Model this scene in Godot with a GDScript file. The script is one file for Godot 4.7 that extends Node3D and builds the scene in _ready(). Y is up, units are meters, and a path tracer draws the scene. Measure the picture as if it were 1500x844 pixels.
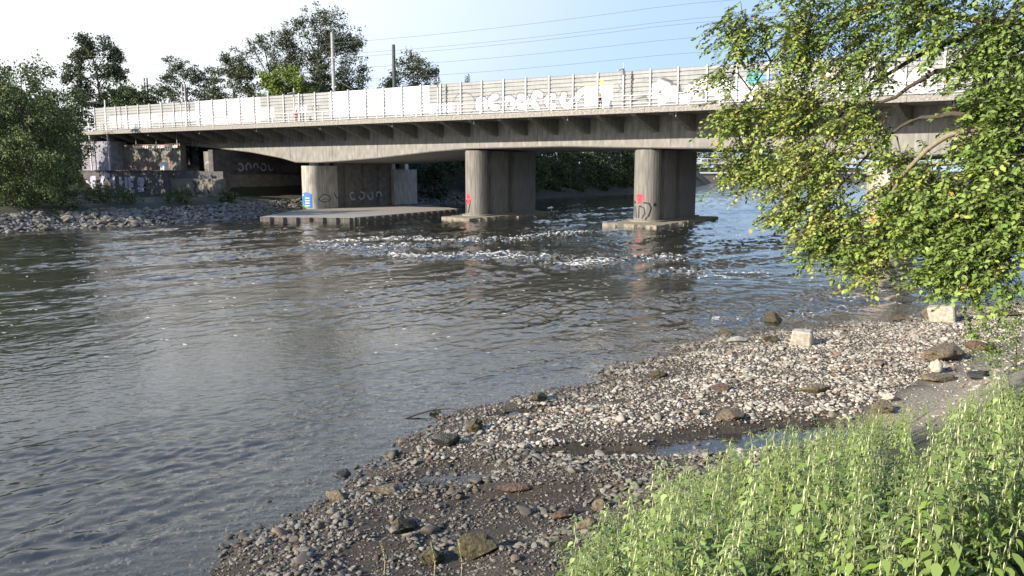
extends Node3D
# A motorway bridge on wall piers across a shallow river, seen from the gravelly right bank.

# ------------------------------------------------------------------ mesh builder
class MB:
	var v := PackedVector3Array()
	var n := PackedVector3Array()
	var c := PackedColorArray()
	var t := PackedVector2Array()
	var ix := PackedInt32Array()
	var col := Color(1, 1, 1)

	func vert(p: Vector3, nn: Vector3, uv := Vector2.ZERO) -> int:
		v.append(p); n.append(nn); c.append(col); t.append(uv)
		return v.size() - 1

	func tri(a: Vector3, b: Vector3, d: Vector3, out: Vector3) -> void:
		var nn := (b - a).cross(d - a)
		if nn.dot(out) > 0.0:
			nn = nn.normalized()
			var i := vert(a, nn); vert(d, nn); vert(b, nn)
			ix.append(i); ix.append(i + 1); ix.append(i + 2)
		else:
			nn = -nn.normalized()
			var i := vert(a, nn); vert(b, nn); vert(d, nn)
			ix.append(i); ix.append(i + 1); ix.append(i + 2)

	func quad(a: Vector3, b: Vector3, d: Vector3, e: Vector3, out: Vector3, u0 := Vector2.ZERO, u1 := Vector2.RIGHT, u2 := Vector2.ONE, u3 := Vector2.DOWN) -> void:
		var nn := (b - a).cross(d - a)
		if nn.length_squared() < 1e-14:
			nn = (d - a).cross(e - a)
		var flip := nn.dot(out) > 0.0
		nn = nn.normalized() * (1.0 if flip else -1.0)
		var i := vert(a, nn, u0); vert(b, nn, u1); vert(d, nn, u2); vert(e, nn, u3)
		if flip:
			ix.append_array(PackedInt32Array([i, i + 2, i + 1, i, i + 3, i + 2]))
		else:
			ix.append_array(PackedInt32Array([i, i + 1, i + 2, i, i + 2, i + 3]))

	func box(o: Vector3, s: Vector3, b := Basis.IDENTITY) -> void:
		var x := b.x * s.x * 0.5
		var y := b.y * s.y * 0.5
		var z := b.z * s.z * 0.5
		quad(o + x - y - z, o + x - y + z, o + x + y + z, o + x + y - z, x)
		quad(o - x - y - z, o - x - y + z, o - x + y + z, o - x + y - z, -x)
		quad(o + y - x - z, o + y - x + z, o + y + x + z, o + y + x - z, y)
		quad(o - y - x - z, o - y - x + z, o - y + x + z, o - y + x - z, -y)
		quad(o + z - x - y, o + z - x + y, o + z + x + y, o + z + x - y, z)
		quad(o - z - x - y, o - z - x + y, o - z + x + y, o - z + x - y, -z)

	func beam(a: Vector3, b: Vector3, w: float, h: float) -> void:
		var d := (b - a)
		var z := d.normalized()
		var x := Vector3.UP.cross(z)
		x = Vector3.RIGHT if x.length() < 0.01 else x.normalized()
		var y := z.cross(x).normalized()
		box((a + b) * 0.5, Vector3(w, h, d.length()), Basis(x, y, z))

	# plan outline in (x, z) raised from y0 to y1; top may differ per corner through jitter
	func slab(poly: PackedVector2Array, y0: float, y1: float, smooth_from := -1, smooth_to := -1) -> void:
		var m := Vector2.ZERO
		for p in poly: m += p
		m /= poly.size()
		var area := 0.0
		for i in poly.size():
			area += poly[i].cross(poly[(i + 1) % poly.size()])
		var sg := 1.0 if area > 0.0 else -1.0
		for i in poly.size():
			var p := poly[i]
			var q := poly[(i + 1) % poly.size()]
			var e := (q - p)
			if e.length() < 1e-5: continue
			var o := Vector3(e.y, 0, -e.x) * sg
			if i >= smooth_from and i < smooth_to:
				var pp := poly[(i - 1 + poly.size()) % poly.size()]
				var qq := poly[(i + 2) % poly.size()]
				var e0 := (q - pp) if i > smooth_from else e
				var e1 := (qq - p) if i < smooth_to - 1 else e
				var n0 := (Vector3(e0.y, 0, -e0.x) * sg).normalized()
				var n1 := (Vector3(e1.y, 0, -e1.x) * sg).normalized()
				var k := v.size()
				quad(Vector3(p.x, y0, p.y), Vector3(q.x, y0, q.y), Vector3(q.x, y1, q.y), Vector3(p.x, y1, p.y), o)
				n[k] = n0; n[k + 1] = n1; n[k + 2] = n1; n[k + 3] = n0
			else:
				quad(Vector3(p.x, y0, p.y), Vector3(q.x, y0, q.y), Vector3(q.x, y1, q.y), Vector3(p.x, y1, p.y), o)
		var ti := Geometry2D.triangulate_polygon(poly)
		for k in range(0, ti.size(), 3):
			var a := poly[ti[k]]
			var b := poly[ti[k + 1]]
			var d := poly[ti[k + 2]]
			tri(Vector3(a.x, y1, a.y), Vector3(b.x, y1, b.y), Vector3(d.x, y1, d.y), Vector3.UP)
			tri(Vector3(a.x, y0, a.y), Vector3(b.x, y0, b.y), Vector3(d.x, y0, d.y), Vector3.DOWN)

	func tube(pts: PackedVector3Array, r: PackedFloat32Array, sides := 6) -> void:
		var start := v.size()
		var up := Vector3(0.31, 0.2, 0.93)
		for i in pts.size():
			var d := (pts[mini(i + 1, pts.size() - 1)] - pts[maxi(i - 1, 0)]).normalized()
			var x := d.cross(up)
			if x.length() < 0.05: x = d.cross(Vector3(0.9, 0.3, 0.1))
			x = x.normalized()
			var y := d.cross(x).normalized()
			for k in sides:
				var a := TAU * k / sides
				var o := x * cos(a) + y * sin(a)
				vert(pts[i] + o * r[i], o, Vector2(float(k) / sides, i))
		for i in pts.size() - 1:
			for k in sides:
				var a := start + i * sides + k
				var b := start + i * sides + (k + 1) % sides
				ix.append_array(PackedInt32Array([a, a + sides, b, b, a + sides, b + sides]))
		for cap in 2:
			var i := 0 if cap == 0 else pts.size() - 1
			if r[i] < 0.004: continue
			var d := (pts[1] - pts[0]) if cap == 1 else (pts[0] - pts[1])
			if cap == 1: d = pts[i] - pts[i - 1]
			for k in range(1, sides - 1):
				var b0 := start + i * sides
				tri(v[b0], v[b0 + k], v[b0 + k + 1], d)

	func leaf(p: Vector3, d: Vector3, side: Vector3, l: float, w: float, fold: float) -> void:
		var nn := side.cross(d).normalized()
		var a := vert(p, nn)
		vert(p + d * l * 0.45 + side * w * 0.5 + nn * fold, nn)
		vert(p + d * l - nn * fold, nn)
		vert(p + d * l * 0.45 - side * w * 0.5 + nn * fold, nn)
		ix.append_array(PackedInt32Array([a, a + 2, a + 1, a, a + 3, a + 2]))

	func blade(p: Vector3, d: Vector3, side: Vector3, l: float, w: float, bend: float) -> void:
		var nn := side.cross(d).normalized()
		var a := vert(p, nn)
		for q: Array in [[0.16, 0.34, 0.1], [0.38, 0.5, 0.16], [0.72, 0.24, 0.05]]:
			var m: Vector3 = p + d * l * float(q[0]) + nn * bend * float(q[2]) * 4.0
			vert(m + side * w * float(q[1]) + nn * w * 0.08, nn)
			vert(m - side * w * float(q[1]) + nn * w * 0.08, nn)
		vert(p + d * l - nn * bend * 1.2, nn)
		ix.append_array(PackedInt32Array([a, a + 2, a + 1, a + 1, a + 2, a + 3, a + 2, a + 4, a + 3, a + 3, a + 4, a + 5, a + 4, a + 6, a + 5, a + 5, a + 6, a + 7]))

	func mesh() -> ArrayMesh:
		var arr := []
		arr.resize(Mesh.ARRAY_MAX)
		arr[Mesh.ARRAY_VERTEX] = v
		arr[Mesh.ARRAY_NORMAL] = n
		arr[Mesh.ARRAY_COLOR] = c
		arr[Mesh.ARRAY_TEX_UV] = t
		arr[Mesh.ARRAY_INDEX] = ix
		var m := ArrayMesh.new()
		m.add_surface_from_arrays(Mesh.PRIMITIVE_TRIANGLES, arr)
		return m

# ------------------------------------------------------------------ helpers
var rng := RandomNumberGenerator.new()
var taken := {}
var M := {}
var n_low := FastNoiseLite.new()
var n_mid := FastNoiseLite.new()
var BR := Transform3D()          # the bridge's own axes: x along it, z towards the viewer's bank

func numbered(called: String) -> String:
	if not taken.has(called):
		taken[called] = 0
		return called
	taken[called] += 1
	return "%s_%03d" % [called, taken[called]]

func tag(o: Node, label: String, category: String, group := "", kind := "") -> void:
	if label: o.set_meta("label", label)
	if category: o.set_meta("category", category)
	if group: o.set_meta("group", group)
	if kind: o.set_meta("kind", kind)

func obj(called: String, mesh: Mesh, m: Material, parent: Node = null, at := Vector3.ZERO) -> MeshInstance3D:
	var o := MeshInstance3D.new()
	o.mesh = mesh
	o.material_override = m
	o.position = at
	if parent == null:
		o.name = numbered(called)
		add_child(o)
	else:
		o.name = called
		parent.add_child(o, true)
	return o

func thing(called: String, label: String, category: String, at: Transform3D, group := "") -> Node3D:
	var o := Node3D.new()
	o.name = numbered(called)
	add_child(o)
	o.transform = at
	tag(o, label, category, group)
	return o

func on_bridge(s: float, y: float, w: float) -> Transform3D:
	return BR * Transform3D(Basis.IDENTITY, Vector3(s, y, -w))

func lin(r: float, g: float, b: float) -> Color:
	return Color(r, g, b).linear_to_srgb()

func noise_tex(size: int, freq: float, seed_: int, lo: Color, hi: Color, oct := 4) -> NoiseTexture2D:
	var f := FastNoiseLite.new()
	f.seed = seed_
	f.frequency = freq
	f.fractal_octaves = oct
	var g := Gradient.new()
	g.set_color(0, lo); g.set_color(1, hi)
	var tx := NoiseTexture2D.new()
	tx.width = size; tx.height = size
	tx.seamless = true
	tx.noise = f
	tx.color_ramp = g
	return tx

func normal_tex(size: int, freq: float, seed_: int, strength: float, oct := 3) -> NoiseTexture2D:
	var f := FastNoiseLite.new()
	f.seed = seed_
	f.frequency = freq
	f.fractal_octaves = oct
	var tx := NoiseTexture2D.new()
	tx.width = size; tx.height = size
	tx.seamless = true
	tx.noise = f
	tx.as_normal_map = true
	tx.bump_strength = strength
	return tx

func plain(r: float, g: float, b: float, rough := 0.8, metal := 0.0) -> StandardMaterial3D:
	var m := StandardMaterial3D.new()
	m.albedo_color = lin(r, g, b)
	m.roughness = rough
	m.metallic = metal
	return m

func textured(r: float, g: float, b: float, tx: Texture2D, scale: float, rough := 0.9, nt: Texture2D = null, ns := 0.6) -> StandardMaterial3D:
	var m := plain(r, g, b, rough)
	m.albedo_texture = tx
	m.uv1_triplanar = true
	m.uv1_world_triplanar = true
	m.uv1_scale = Vector3.ONE * scale
	if nt:
		m.normal_enabled = true
		m.normal_texture = nt
		m.normal_scale = ns
	return m

func make_materials() -> void:
	var stain := noise_tex(512, 0.012, 3, Color(0.62, 0.60, 0.56), Color(1, 1, 1), 6)
	var fine := noise_tex(512, 0.03, 5, Color(0.5, 0.49, 0.47), Color(1, 1, 1), 5)
	var bump := normal_tex(512, 0.04, 8, 5.0, 4)
	var streak := noise_tex(512, 0.02, 15, Color(0.68, 0.66, 0.64), Color(1, 1, 1), 5)
	var rockt := noise_tex(512, 0.02, 18, Color(0.25, 0.24, 0.22), Color(1, 1, 1), 6)
	M.concrete = textured(0.25, 0.245, 0.22, stain, 0.12, 0.92, bump, 0.35)
	M.concrete.uv1_scale = Vector3(0.30, 0.06, 0.30)
	M.web = textured(0.33, 0.328, 0.31, streak, 0.1, 0.93, bump, 0.3)
	M.web.uv1_scale = Vector3(0.22, 0.05, 0.22)
	M.pier = textured(0.26, 0.254, 0.236, streak, 0.1, 0.93, bump, 0.35)
	M.pier.uv1_scale = Vector3(0.45, 0.035, 0.45)
	M.pale_pier = textured(0.55, 0.53, 0.49, stain, 0.1, 0.92, bump, 0.3)
	M.pale_pier.uv1_scale = Vector3(0.4, 0.05, 0.4)
	M.beam = textured(0.46, 0.44, 0.40, fine, 0.3, 0.9, bump, 0.3)
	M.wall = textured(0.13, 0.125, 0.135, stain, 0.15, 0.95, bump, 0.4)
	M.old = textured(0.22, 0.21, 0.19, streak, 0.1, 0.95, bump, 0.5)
	M.lilac = textured(0.36, 0.36, 0.44, stain, 0.15, 0.9, bump, 0.3)
	M.footing = textured(0.40, 0.36, 0.29, fine, 0.5, 0.95, bump, 1.0)
	M.sheet_pile = textured(0.16, 0.15, 0.13, fine, 0.4, 0.8, bump, 0.6)
	M.asphalt = textured(0.06, 0.06, 0.062, fine, 0.6, 0.95)
	M.galv = plain(0.50, 0.51, 0.52, 0.55, 0.2)
	M.post = plain(0.42, 0.42, 0.41, 0.6)
	M.pale_pole = plain(0.60, 0.61, 0.60, 0.6)
	M.mast = textured(0.66, 0.66, 0.65, fine, 0.5, 0.8)
	M.dark_mast = plain(0.06, 0.062, 0.06, 0.7)
	M.wire = plain(0.10, 0.10, 0.11, 0.6)
	M.bark = textured(0.10, 0.082, 0.062, streak, 0.5, 0.95, bump, 1.0)
	M.pale_bark = textured(0.34, 0.29, 0.20, streak, 1.2, 0.95, bump, 0.9)
	M.white_paint = plain(0.78, 0.78, 0.78, 0.7)
	M.lilac_paint = plain(0.36, 0.36, 0.45, 0.8)
	M.black_paint = plain(0.02, 0.02, 0.022, 0.6)
	M.red_paint = plain(0.62, 0.03, 0.06, 0.7)
	M.dull_red_paint = plain(0.22, 0.075, 0.07, 0.8)
	M.blue_paint = plain(0.03, 0.16, 0.52, 0.6)
	M.green_paint = plain(0.10, 0.30, 0.10, 0.7)
	M.orange_paint = plain(0.62, 0.20, 0.05, 0.7)
	M.foam = plain(0.78, 0.78, 0.75, 0.9)
	M.roof = plain(0.03, 0.028, 0.03, 0.8)
	M.moss_rock = textured(0.16, 0.135, 0.065, rockt, 1.3, 0.9, bump, 1.8)
	M.brown_rock = textured(0.34, 0.27, 0.17, rockt, 1.1, 0.92, bump, 1.6)
	M.pale_rock = textured(0.56, 0.52, 0.43, stain, 0.9, 0.92, bump, 1.2)
	M.wet_rock = textured(0.055, 0.052, 0.043, rockt, 1.2, 0.5, bump, 1.6)
	M.grey_rock = textured(0.34, 0.32, 0.28, rockt, 1.2, 0.9, bump, 1.5)
	M.rust_rock = textured(0.25, 0.165, 0.105, rockt, 1.1, 0.9, bump, 1.6)
	M.stone = textured(1, 1, 1, noise_tex(256, 0.05, 21, Color(0.62, 0.61, 0.60), Color(1, 1, 1), 4), 4.0, 0.85, bump, 0.5)
	M.stone.vertex_color_use_as_albedo = true
	M.stone_tones = []
	for k in 5:
		var tone: Array = [[0.37, 0.34, 0.275], [0.25, 0.23, 0.18], [0.15, 0.13, 0.10], [0.50, 0.46, 0.375], [0.24, 0.17, 0.11]][k]
		M.stone_tones.append(textured(tone[0], tone[1], tone[2], M.stone.albedo_texture, 4.0, 0.85, bump, 0.5))
	M.ground = textured(1, 1, 1, noise_tex(1024, 0.02, 31, Color(0.45, 0.44, 0.42), Color(1, 1, 1), 6), 0.5, 0.93, normal_tex(1024, 0.05, 33, 7.0, 5), 0.8)
	M.ground.vertex_color_use_as_albedo = true
	M.leaf = plain(1, 1, 1, 0.5)
	M.leaf.vertex_color_use_as_albedo = true
	M.leaf.metallic_specular = 0.4
	M.leaf.backlight = Color(0.55, 0.6, 0.3)
	M.far_leaf = plain(1, 1, 1, 0.75)
	M.far_leaf.vertex_color_use_as_albedo = true
	M.far_leaf.metallic_specular = 0.3
	M.far_leaf.backlight = Color(0.3, 0.35, 0.15)
	M.body = plain(1, 1, 1, 0.85)
	M.body.vertex_color_use_as_albedo = true
	M.wood = plain(0.05, 0.04, 0.03, 0.8)
	var w := StandardMaterial3D.new()
	w.transparency = BaseMaterial3D.TRANSPARENCY_ALPHA
	w.albedo_color = Color(lin(0.020, 0.022, 0.013), 0.36)
	w.roughness = 0.06
	w.metallic_specular = 0.5
	w.normal_enabled = true
	w.normal_texture = normal_tex(1024, 0.011, 41, 8.0, 3)
	w.normal_scale = 0.28
	w.uv1_triplanar = true
	w.uv1_world_triplanar = true
	w.uv1_scale = Vector3(0.20, 0.4, 0.30)
	M.water = w

# ------------------------------------------------------------------ the lie of the land
var right_shore := PackedVector2Array([Vector2(-60, 3), Vector2(-20, -5.5), Vector2(-6.4, -8.0), Vector2(-4.5, -10.6), Vector2(-4.2, -11.9), Vector2(-3.55, -14.0), Vector2(-2.6, -16.1), Vector2(-1.84, -18.6), Vector2(0.56, -20.82), Vector2(2.35, -21.87), Vector2(4.12, -24.31), Vector2(6.19, -26.78), Vector2(8.6, -28.51), Vector2(11.88, -29.79), Vector2(15.18, -31.19), Vector2(19.25, -33.54), Vector2(22, -34.6), Vector2(31, -42), Vector2(42, -52), Vector2(54, -70), Vector2(68, -100), Vector2(95, -160), Vector2(160, -330), Vector2(230, -520)])
var toe := PackedVector2Array([Vector2(-60, 5), Vector2(-20, -3), Vector2(-6, -7), Vector2(-0.6, -8.4), Vector2(1.22, -10.05), Vector2(2.8, -12.18), Vector2(4.26, -13.29), Vector2(6.97, -15.36), Vector2(9.16, -17.51), Vector2(12.35, -20.59), Vector2(15.59, -23.32), Vector2(22, -29.5), Vector2(32, -38.5), Vector2(45, -50), Vector2(58, -69), Vector2(72, -99), Vector2(99, -159), Vector2(165, -329), Vector2(236, -519)])
var left_shore := PackedVector2Array([Vector2(-150, -5), Vector2(-90, -38), Vector2(-62, -63), Vector2(-50, -76.7), Vector2(-46.5, -82.2), Vector2(-41.3, -86.3), Vector2(-37, -94.6), Vector2(-33, -101.5), Vector2(-31.4, -113), Vector2(-27, -124), Vector2(-18, -138), Vector2(-8, -148), Vector2(5, -174), Vector2(33, -211), Vector2(66, -300), Vector2(105, -440), Vector2(135, -495), Vector2(190, -515), Vector2(320, -525)])
var pools := [[5.6, -16.9, 3.1, 0.72, 5.1, -1.7, 1.0], [-0.5, -12.7, 1.8, 1.0, 1.0, -0.15, 0.66], [-1.3, -14.7, 1.0, 0.5, 1.0, -0.5, 0.7], [0.8, -13.4, 1.3, 0.5, 1.0, -0.2, 0.66], [-1.6, -11.2, 1.2, 0.6, 1, 0.1, 0.7], [0.3, -18.9, 0.9, 0.22, 1, -0.4, 0.9], [2.0, -16.0, 1.3, 0.3, 1, -0.15, 0.9]]

# signed distance to a shoreline; side = 1 where land lies to the right of its run, -1 to the left
func from_line(line: PackedVector2Array, p: Vector2, side: float) -> float:
	var best := 1e18
	var sg := 1.0
	for i in line.size() - 1:
		var a := line[i]
		var ab := line[i + 1] - a
		var ap := p - a
		var k := clampf(ap.dot(ab) / ab.length_squared(), 0.0, 1.0)
		var d := ap - ab * k
		var q := d.length_squared()
		if q < best:
			best = q
			sg = signf(ab.cross(ap))
	return sqrt(best) * sg * side

func pool_depth(x: float, z: float) -> float:
	var out := 0.0
	for q: Array in pools:
		var d := Vector2(q[4], q[5]).normalized()
		var r := Vector2(x - q[0], z - q[1])
		var a := r.dot(d) / float(q[2])
		var b := r.cross(d) / float(q[3])
		var k := a * a + b * b + n_mid.get_noise_2d(x * 14.0, z * 14.0) * 0.5
		out = maxf(out, (1.0 - smoothstep(0.4, 1.9, k)) * float(q[6]))
	return out

# height and, in info, what lies there: 0 bed, 1 gravel, 2 bank, 3 left bank
var info := 0
var shore_d := 0.0
var toe_d := 0.0
func land(x: float, z: float) -> float:
	var p := Vector2(x, z)
	var dr := from_line(right_shore, p, 1.0)
	shore_d = dr
	var nn := n_mid.get_noise_2d(x * 6.0, z * 6.0)
	var wob := n_mid.get_noise_2d(x * 3.0 + 70.0, z * 3.0) * 0.5
	if dr > -2.0:
		var dt := from_line(toe, p, 1.0)
		toe_d = dt
		if dt > 0.0:
			info = 2
			return minf(4.4, 0.26 + dt * 0.56) + nn * 0.10
		var e := dr + wob
		if e > -0.6:
			info = 1
			var up := -0.05 + 0.27 * (1.0 - exp(-maxf(e + 0.35, 0.0) / 2.0))
			return lerpf(lerpf(up, 0.26, smoothstep(-1.0, 0.0, dt)) + nn * 0.05, -0.05 + nn * 0.06, pool_depth(x, z))
	var dl := from_line(left_shore, p, -1.0)
	if dl > 0.0:
		info = 3
		shore_d = -1.0
		var lp := BR.affine_inverse() * Vector3(x, 0, z)
		var s := lp.x
		var w := -lp.z
		var h := minf(2.1, dl * 0.36) + clampf((dl - 30.0) * 0.05, 0.0, 1.2) + nn * 0.18
		if w > 0.0 and s < -97.0:
			h = lerpf(h, 6.0, smoothstep(1.4, 3.0, w) * smoothstep(-97.0, -101.0, s))
		if s < -128.0:
			var k := smoothstep(-129.0, -139.0, s) * smoothstep(-14.0, 0.0, w) * (1.0 - smoothstep(48.0, 64.0, w))
			h = lerpf(h, 12.2, k)
		if w > 46.0:
			h = maxf(h, minf(8.0, dl * 0.5 * smoothstep(46.0, 60.0, w)))
		return h
	info = 0
	shore_d = maxf(dr, dl)
	var d := -maxf(dr, dl)
	return -minf(0.9, 0.04 + d * 0.055) + nn * 0.05 * minf(d, 1.0)

func spread(a: float, b: float, step: float) -> PackedFloat32Array:
	var out := PackedFloat32Array()
	var n := int(ceil((b - a) / step))
	for i in n:
		out.append(a + (b - a) * i / n)
	return out

func axis(parts: Array) -> PackedFloat32Array:
	var out := PackedFloat32Array()
	for q: Array in parts:
		out.append_array(spread(q[0], q[1], q[2]))
	out.append(parts[-1][1])
	return out

# a sheet over the grid xs by zs; f(x, z) gives the height and sets sheet_color
var sheet_color := Color(1, 1, 1)
func sheet(xs: PackedFloat32Array, zs: PackedFloat32Array, f: Callable) -> ArrayMesh:
	var nx := xs.size()
	var nz := zs.size()
	var b := MB.new()
	b.v.resize(nx * nz)
	b.n.resize(nx * nz)
	b.c.resize(nx * nz)
	b.t.resize(nx * nz)
	for j in nz:
		for i in nx:
			var k := j * nx + i
			b.v[k] = Vector3(xs[i], f.call(xs[i], zs[j]), zs[j])
			b.c[k] = sheet_color
			b.t[k] = Vector2(xs[i], zs[j])
	for j in nz:
		for i in nx:
			var k := j * nx + i
			var dx := b.v[k + (1 if i < nx - 1 else 0)] - b.v[k - (1 if i > 0 else 0)]
			var dz := b.v[k + (nx if j < nz - 1 else 0)] - b.v[k - (nx if j > 0 else 0)]
			var nn := dz.cross(dx)
			b.n[k] = (nn if nn.y > 0.0 else -nn).normalized()
	b.ix.resize((nx - 1) * (nz - 1) * 6)
	var q := 0
	for j in nz - 1:
		for i in nx - 1:
			var k := j * nx + i
			b.ix[q] = k; b.ix[q + 1] = k + 1; b.ix[q + 2] = k + nx
			b.ix[q + 3] = k + 1; b.ix[q + 4] = k + nx + 1; b.ix[q + 5] = k + nx
			q += 6
	var probe := (b.v[b.ix[1]] - b.v[b.ix[0]]).cross(b.v[b.ix[2]] - b.v[b.ix[0]])
	if probe.y > 0.0:
		b.ix.reverse()
	return b.mesh()

func ground_at(x: float, z: float) -> float:
	var h := land(x, z)
	var nn := n_mid.get_noise_2d(x * 9.0 + 11.0, z * 9.0)
	match info:
		0: sheet_color = Color(0.045, 0.042, 0.022).lerp(Color(0.12, 0.095, 0.058), clampf(smoothstep(-0.28, 0.0, h) + nn * 0.5, 0, 1))
		1:
			sheet_color = Color(0.085, 0.066, 0.046).lerp(Color(0.14, 0.11, 0.075), clampf(0.5 + nn, 0, 1))
			var pd := pool_depth(x, z)
			sheet_color = sheet_color.lerp(Color(0.085, 0.068, 0.048), clampf(pd * 2.0, 0.0, 1.0))
			var path := smoothstep(-1.5, -0.5, toe_d + nn * 0.6) * smoothstep(5.5, 8.0, x)
			sheet_color = sheet_color.lerp(Color(0.46, 0.40, 0.29), path)
		2: 
			sheet_color = Color(0.09, 0.085, 0.04).lerp(Color(0.05, 0.07, 0.02), clampf(0.5 + nn, 0, 1))
			sheet_color = sheet_color.lerp(Color(0.46, 0.40, 0.29), (1.0 - smoothstep(1.2, 2.6, toe_d + nn)) * smoothstep(6.5, 10.0, x))
		3: sheet_color = Color(0.10, 0.095, 0.065).lerp(Color(0.05, 0.065, 0.025), clampf(0.3 + nn + h * 0.06, 0, 1))
	return h

var rapids := [[Vector2(-16.2, -66.4), Vector2(-11.9, -70.5)], [Vector2(-11.9, -71), Vector2(-3.6, -68.4)], [Vector2(-3.5, -66.4), Vector2(3.2, -72)], [Vector2(3.2, -73), Vector2(6.4, -77.6)], [Vector2(-9, -57), Vector2(-4.9, -55.6)], [Vector2(-4.9, -55.6), Vector2(2.4, -54.3)], [Vector2(3.5, -50.3), Vector2(6, -53)], [Vector2(5.6, -53.4), Vector2(11.2, -54.3)], [Vector2(10.1, -46.2), Vector2(13.2, -45.6)], [Vector2(8.0, -31.9), Vector2(9.8, -30.9)], [Vector2(12.0, -32.8), Vector2(13.4, -30.9)], [Vector2(13.5, -33.5), Vector2(14.9, -34)], [Vector2(-3, -57.2), Vector2(0.5, -57)], [Vector2(-14.6, -62.2), Vector2(-8.3, -63.3)], [Vector2(15.6, -37.0), Vector2(17.8, -35.8)]]
func rapid_near(p: Vector2) -> float:
	var best := 1e9
	for q: Array in rapids:
		var a: Vector2 = q[0]
		var ab: Vector2 = q[1] - a
		var k := clampf((p - a).dot(ab) / ab.length_squared(), 0.0, 1.0)
		best = minf(best, (p - a - ab * k).length_squared())
	return sqrt(best)

var n_wave := FastNoiseLite.new()
func wave(x: float, z: float) -> float:
	if z < -240.0: return 0.0
	var p := Vector2(x, z)
	var dr := from_line(right_shore, p, 1.0)
	if dr > 1.2: return 0.0
	var open := smoothstep(0.2, 3.0, -dr)
	var a := 0.25 + 0.75 * open
	if dr > -0.4: a *= smoothstep(0.9, -0.4, dr)
	# current runs towards the lower left; crests lie across it
	var u := x * 0.72 - z * 0.69
	var q := x * 0.69 + z * 0.72
	var patch := 0.3 + 1.3 * smoothstep(-0.35, 0.4, n_low.get_noise_2d(u * 1.6, q * 9.0))
	var far := smoothstep(20.0, 60.0, -z)
	var h := n_wave.get_noise_2d(u * 1.0, q * 1.7) * (0.019 + 0.055 * far)
	h += n_wave.get_noise_2d(u * 0.32 + 40.0, q * 0.55) * (0.026 + 0.095 * far)
	if z > -46.0:
		h += n_wave.get_noise_2d(u * 2.2 + 9.0, q * 3.2) * 0.023
	if z > -27.0 and x < 10.0:
		h += n_wave.get_noise_2d(u * 3.6 + 19.0, q * 5.4) * 0.0135
	if z < -26.0 and z > -95.0:
		var k := 1.0 - smoothstep(0.0, 4.5, rapid_near(p))
		if k > 0.0:
			if z > -40.0: k *= 0.35
			h += k * (0.26 * n_wave.get_noise_2d(u * 0.5 + 3.0, q * 0.9) + 0.16 * n_wave.get_noise_2d(u * 1.4, q * 2.2))
	return 0.85 * h * a * patch * (1.0 - 0.5 * smoothstep(-15.5, -18.5, z) * smoothstep(-38.0, -27.0, z) * smoothstep(4.0, -3.0, x))

# ------------------------------------------------------------------ stones
func stone_mesh(seed_: int, squash: float, rough: float, cuts: int, levels := 1) -> ArrayMesh:
	var r := RandomNumberGenerator.new()
	r.seed = seed_
	var g := (1.0 + sqrt(5.0)) / 2.0
	var p: Array[Vector3] = []
	for q: Array in [[-1, g, 0], [1, g, 0], [-1, -g, 0], [1, -g, 0], [0, -1, g], [0, 1, g], [0, -1, -g], [0, 1, -g], [g, 0, -1], [g, 0, 1], [-g, 0, -1], [-g, 0, 1]]:
		p.append(Vector3(q[0], q[1], q[2]).normalized())
	var f := [[0, 11, 5], [0, 5, 1], [0, 1, 7], [0, 7, 10], [0, 10, 11], [1, 5, 9], [5, 11, 4], [11, 10, 2], [10, 7, 6], [7, 1, 8], [3, 9, 4], [3, 4, 2], [3, 2, 6], [3, 6, 8], [3, 8, 9], [4, 9, 5], [2, 4, 11], [6, 2, 10], [8, 6, 7], [9, 8, 1]]
	for l in levels:
		var mids := {}
		var nf := []
		for t: Array in f:
			var m := []
			for e in 3:
				var a: int = t[e]
				var b: int = t[(e + 1) % 3]
				var key := mini(a, b) * 10000 + maxi(a, b)
				if not mids.has(key):
					p.append(((p[a] + p[b]) * 0.5).normalized())
					mids[key] = p.size() - 1
				m.append(mids[key])
			nf.append_array([[t[0], m[0], m[2]], [t[1], m[1], m[0]], [t[2], m[2], m[1]], [m[0], m[1], m[2]]])
		f = nf
	var planes := []
	for k in cuts:
		var d := Vector3(r.randf_range(-1, 1), r.randf_range(-1, 1), r.randf_range(-1, 1)).normalized()
		planes.append([d, r.randf_range(0.42, 0.85)])
	var fn := FastNoiseLite.new()
	fn.seed = seed_
	fn.frequency = 1.3
	var b := MB.new()
	for k in p.size():
		var q := p[k] * (1.0 + rough * fn.get_noise_3dv(p[k]))
		for pl: Array in planes:
			var over := q.dot(pl[0]) - float(pl[1])
			if over > 0.0: q -= Vector3(pl[0]) * over * 0.92
		q.y *= squash
		b.vert(q * 0.5, Vector3.UP)
	for t: Array in f:
		b.ix.append_array(PackedInt32Array([t[0], t[2], t[1]]))
	var acc := PackedVector3Array()
	acc.resize(p.size())
	for k in range(0, b.ix.size(), 3):
		var nn := (b.v[b.ix[k + 2]] - b.v[b.ix[k]]).cross(b.v[b.ix[k + 1]] - b.v[b.ix[k]])
		for e in 3: acc[b.ix[k + e]] += nn
	for k in p.size(): b.n[k] = acc[k].normalized()
	return b.mesh()

class Copies:
	var buf := PackedFloat32Array()
	var count := 0
	func add(tr: Transform3D, c: Color) -> void:
		var b := tr.basis
		var o := tr.origin
		buf.append_array(PackedFloat32Array([b.x.x, b.y.x, b.z.x, o.x, b.x.y, b.y.y, b.z.y, o.y, b.x.z, b.y.z, b.z.z, o.z, c.r, c.g, c.b, 1.0]))
		count += 1

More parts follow.
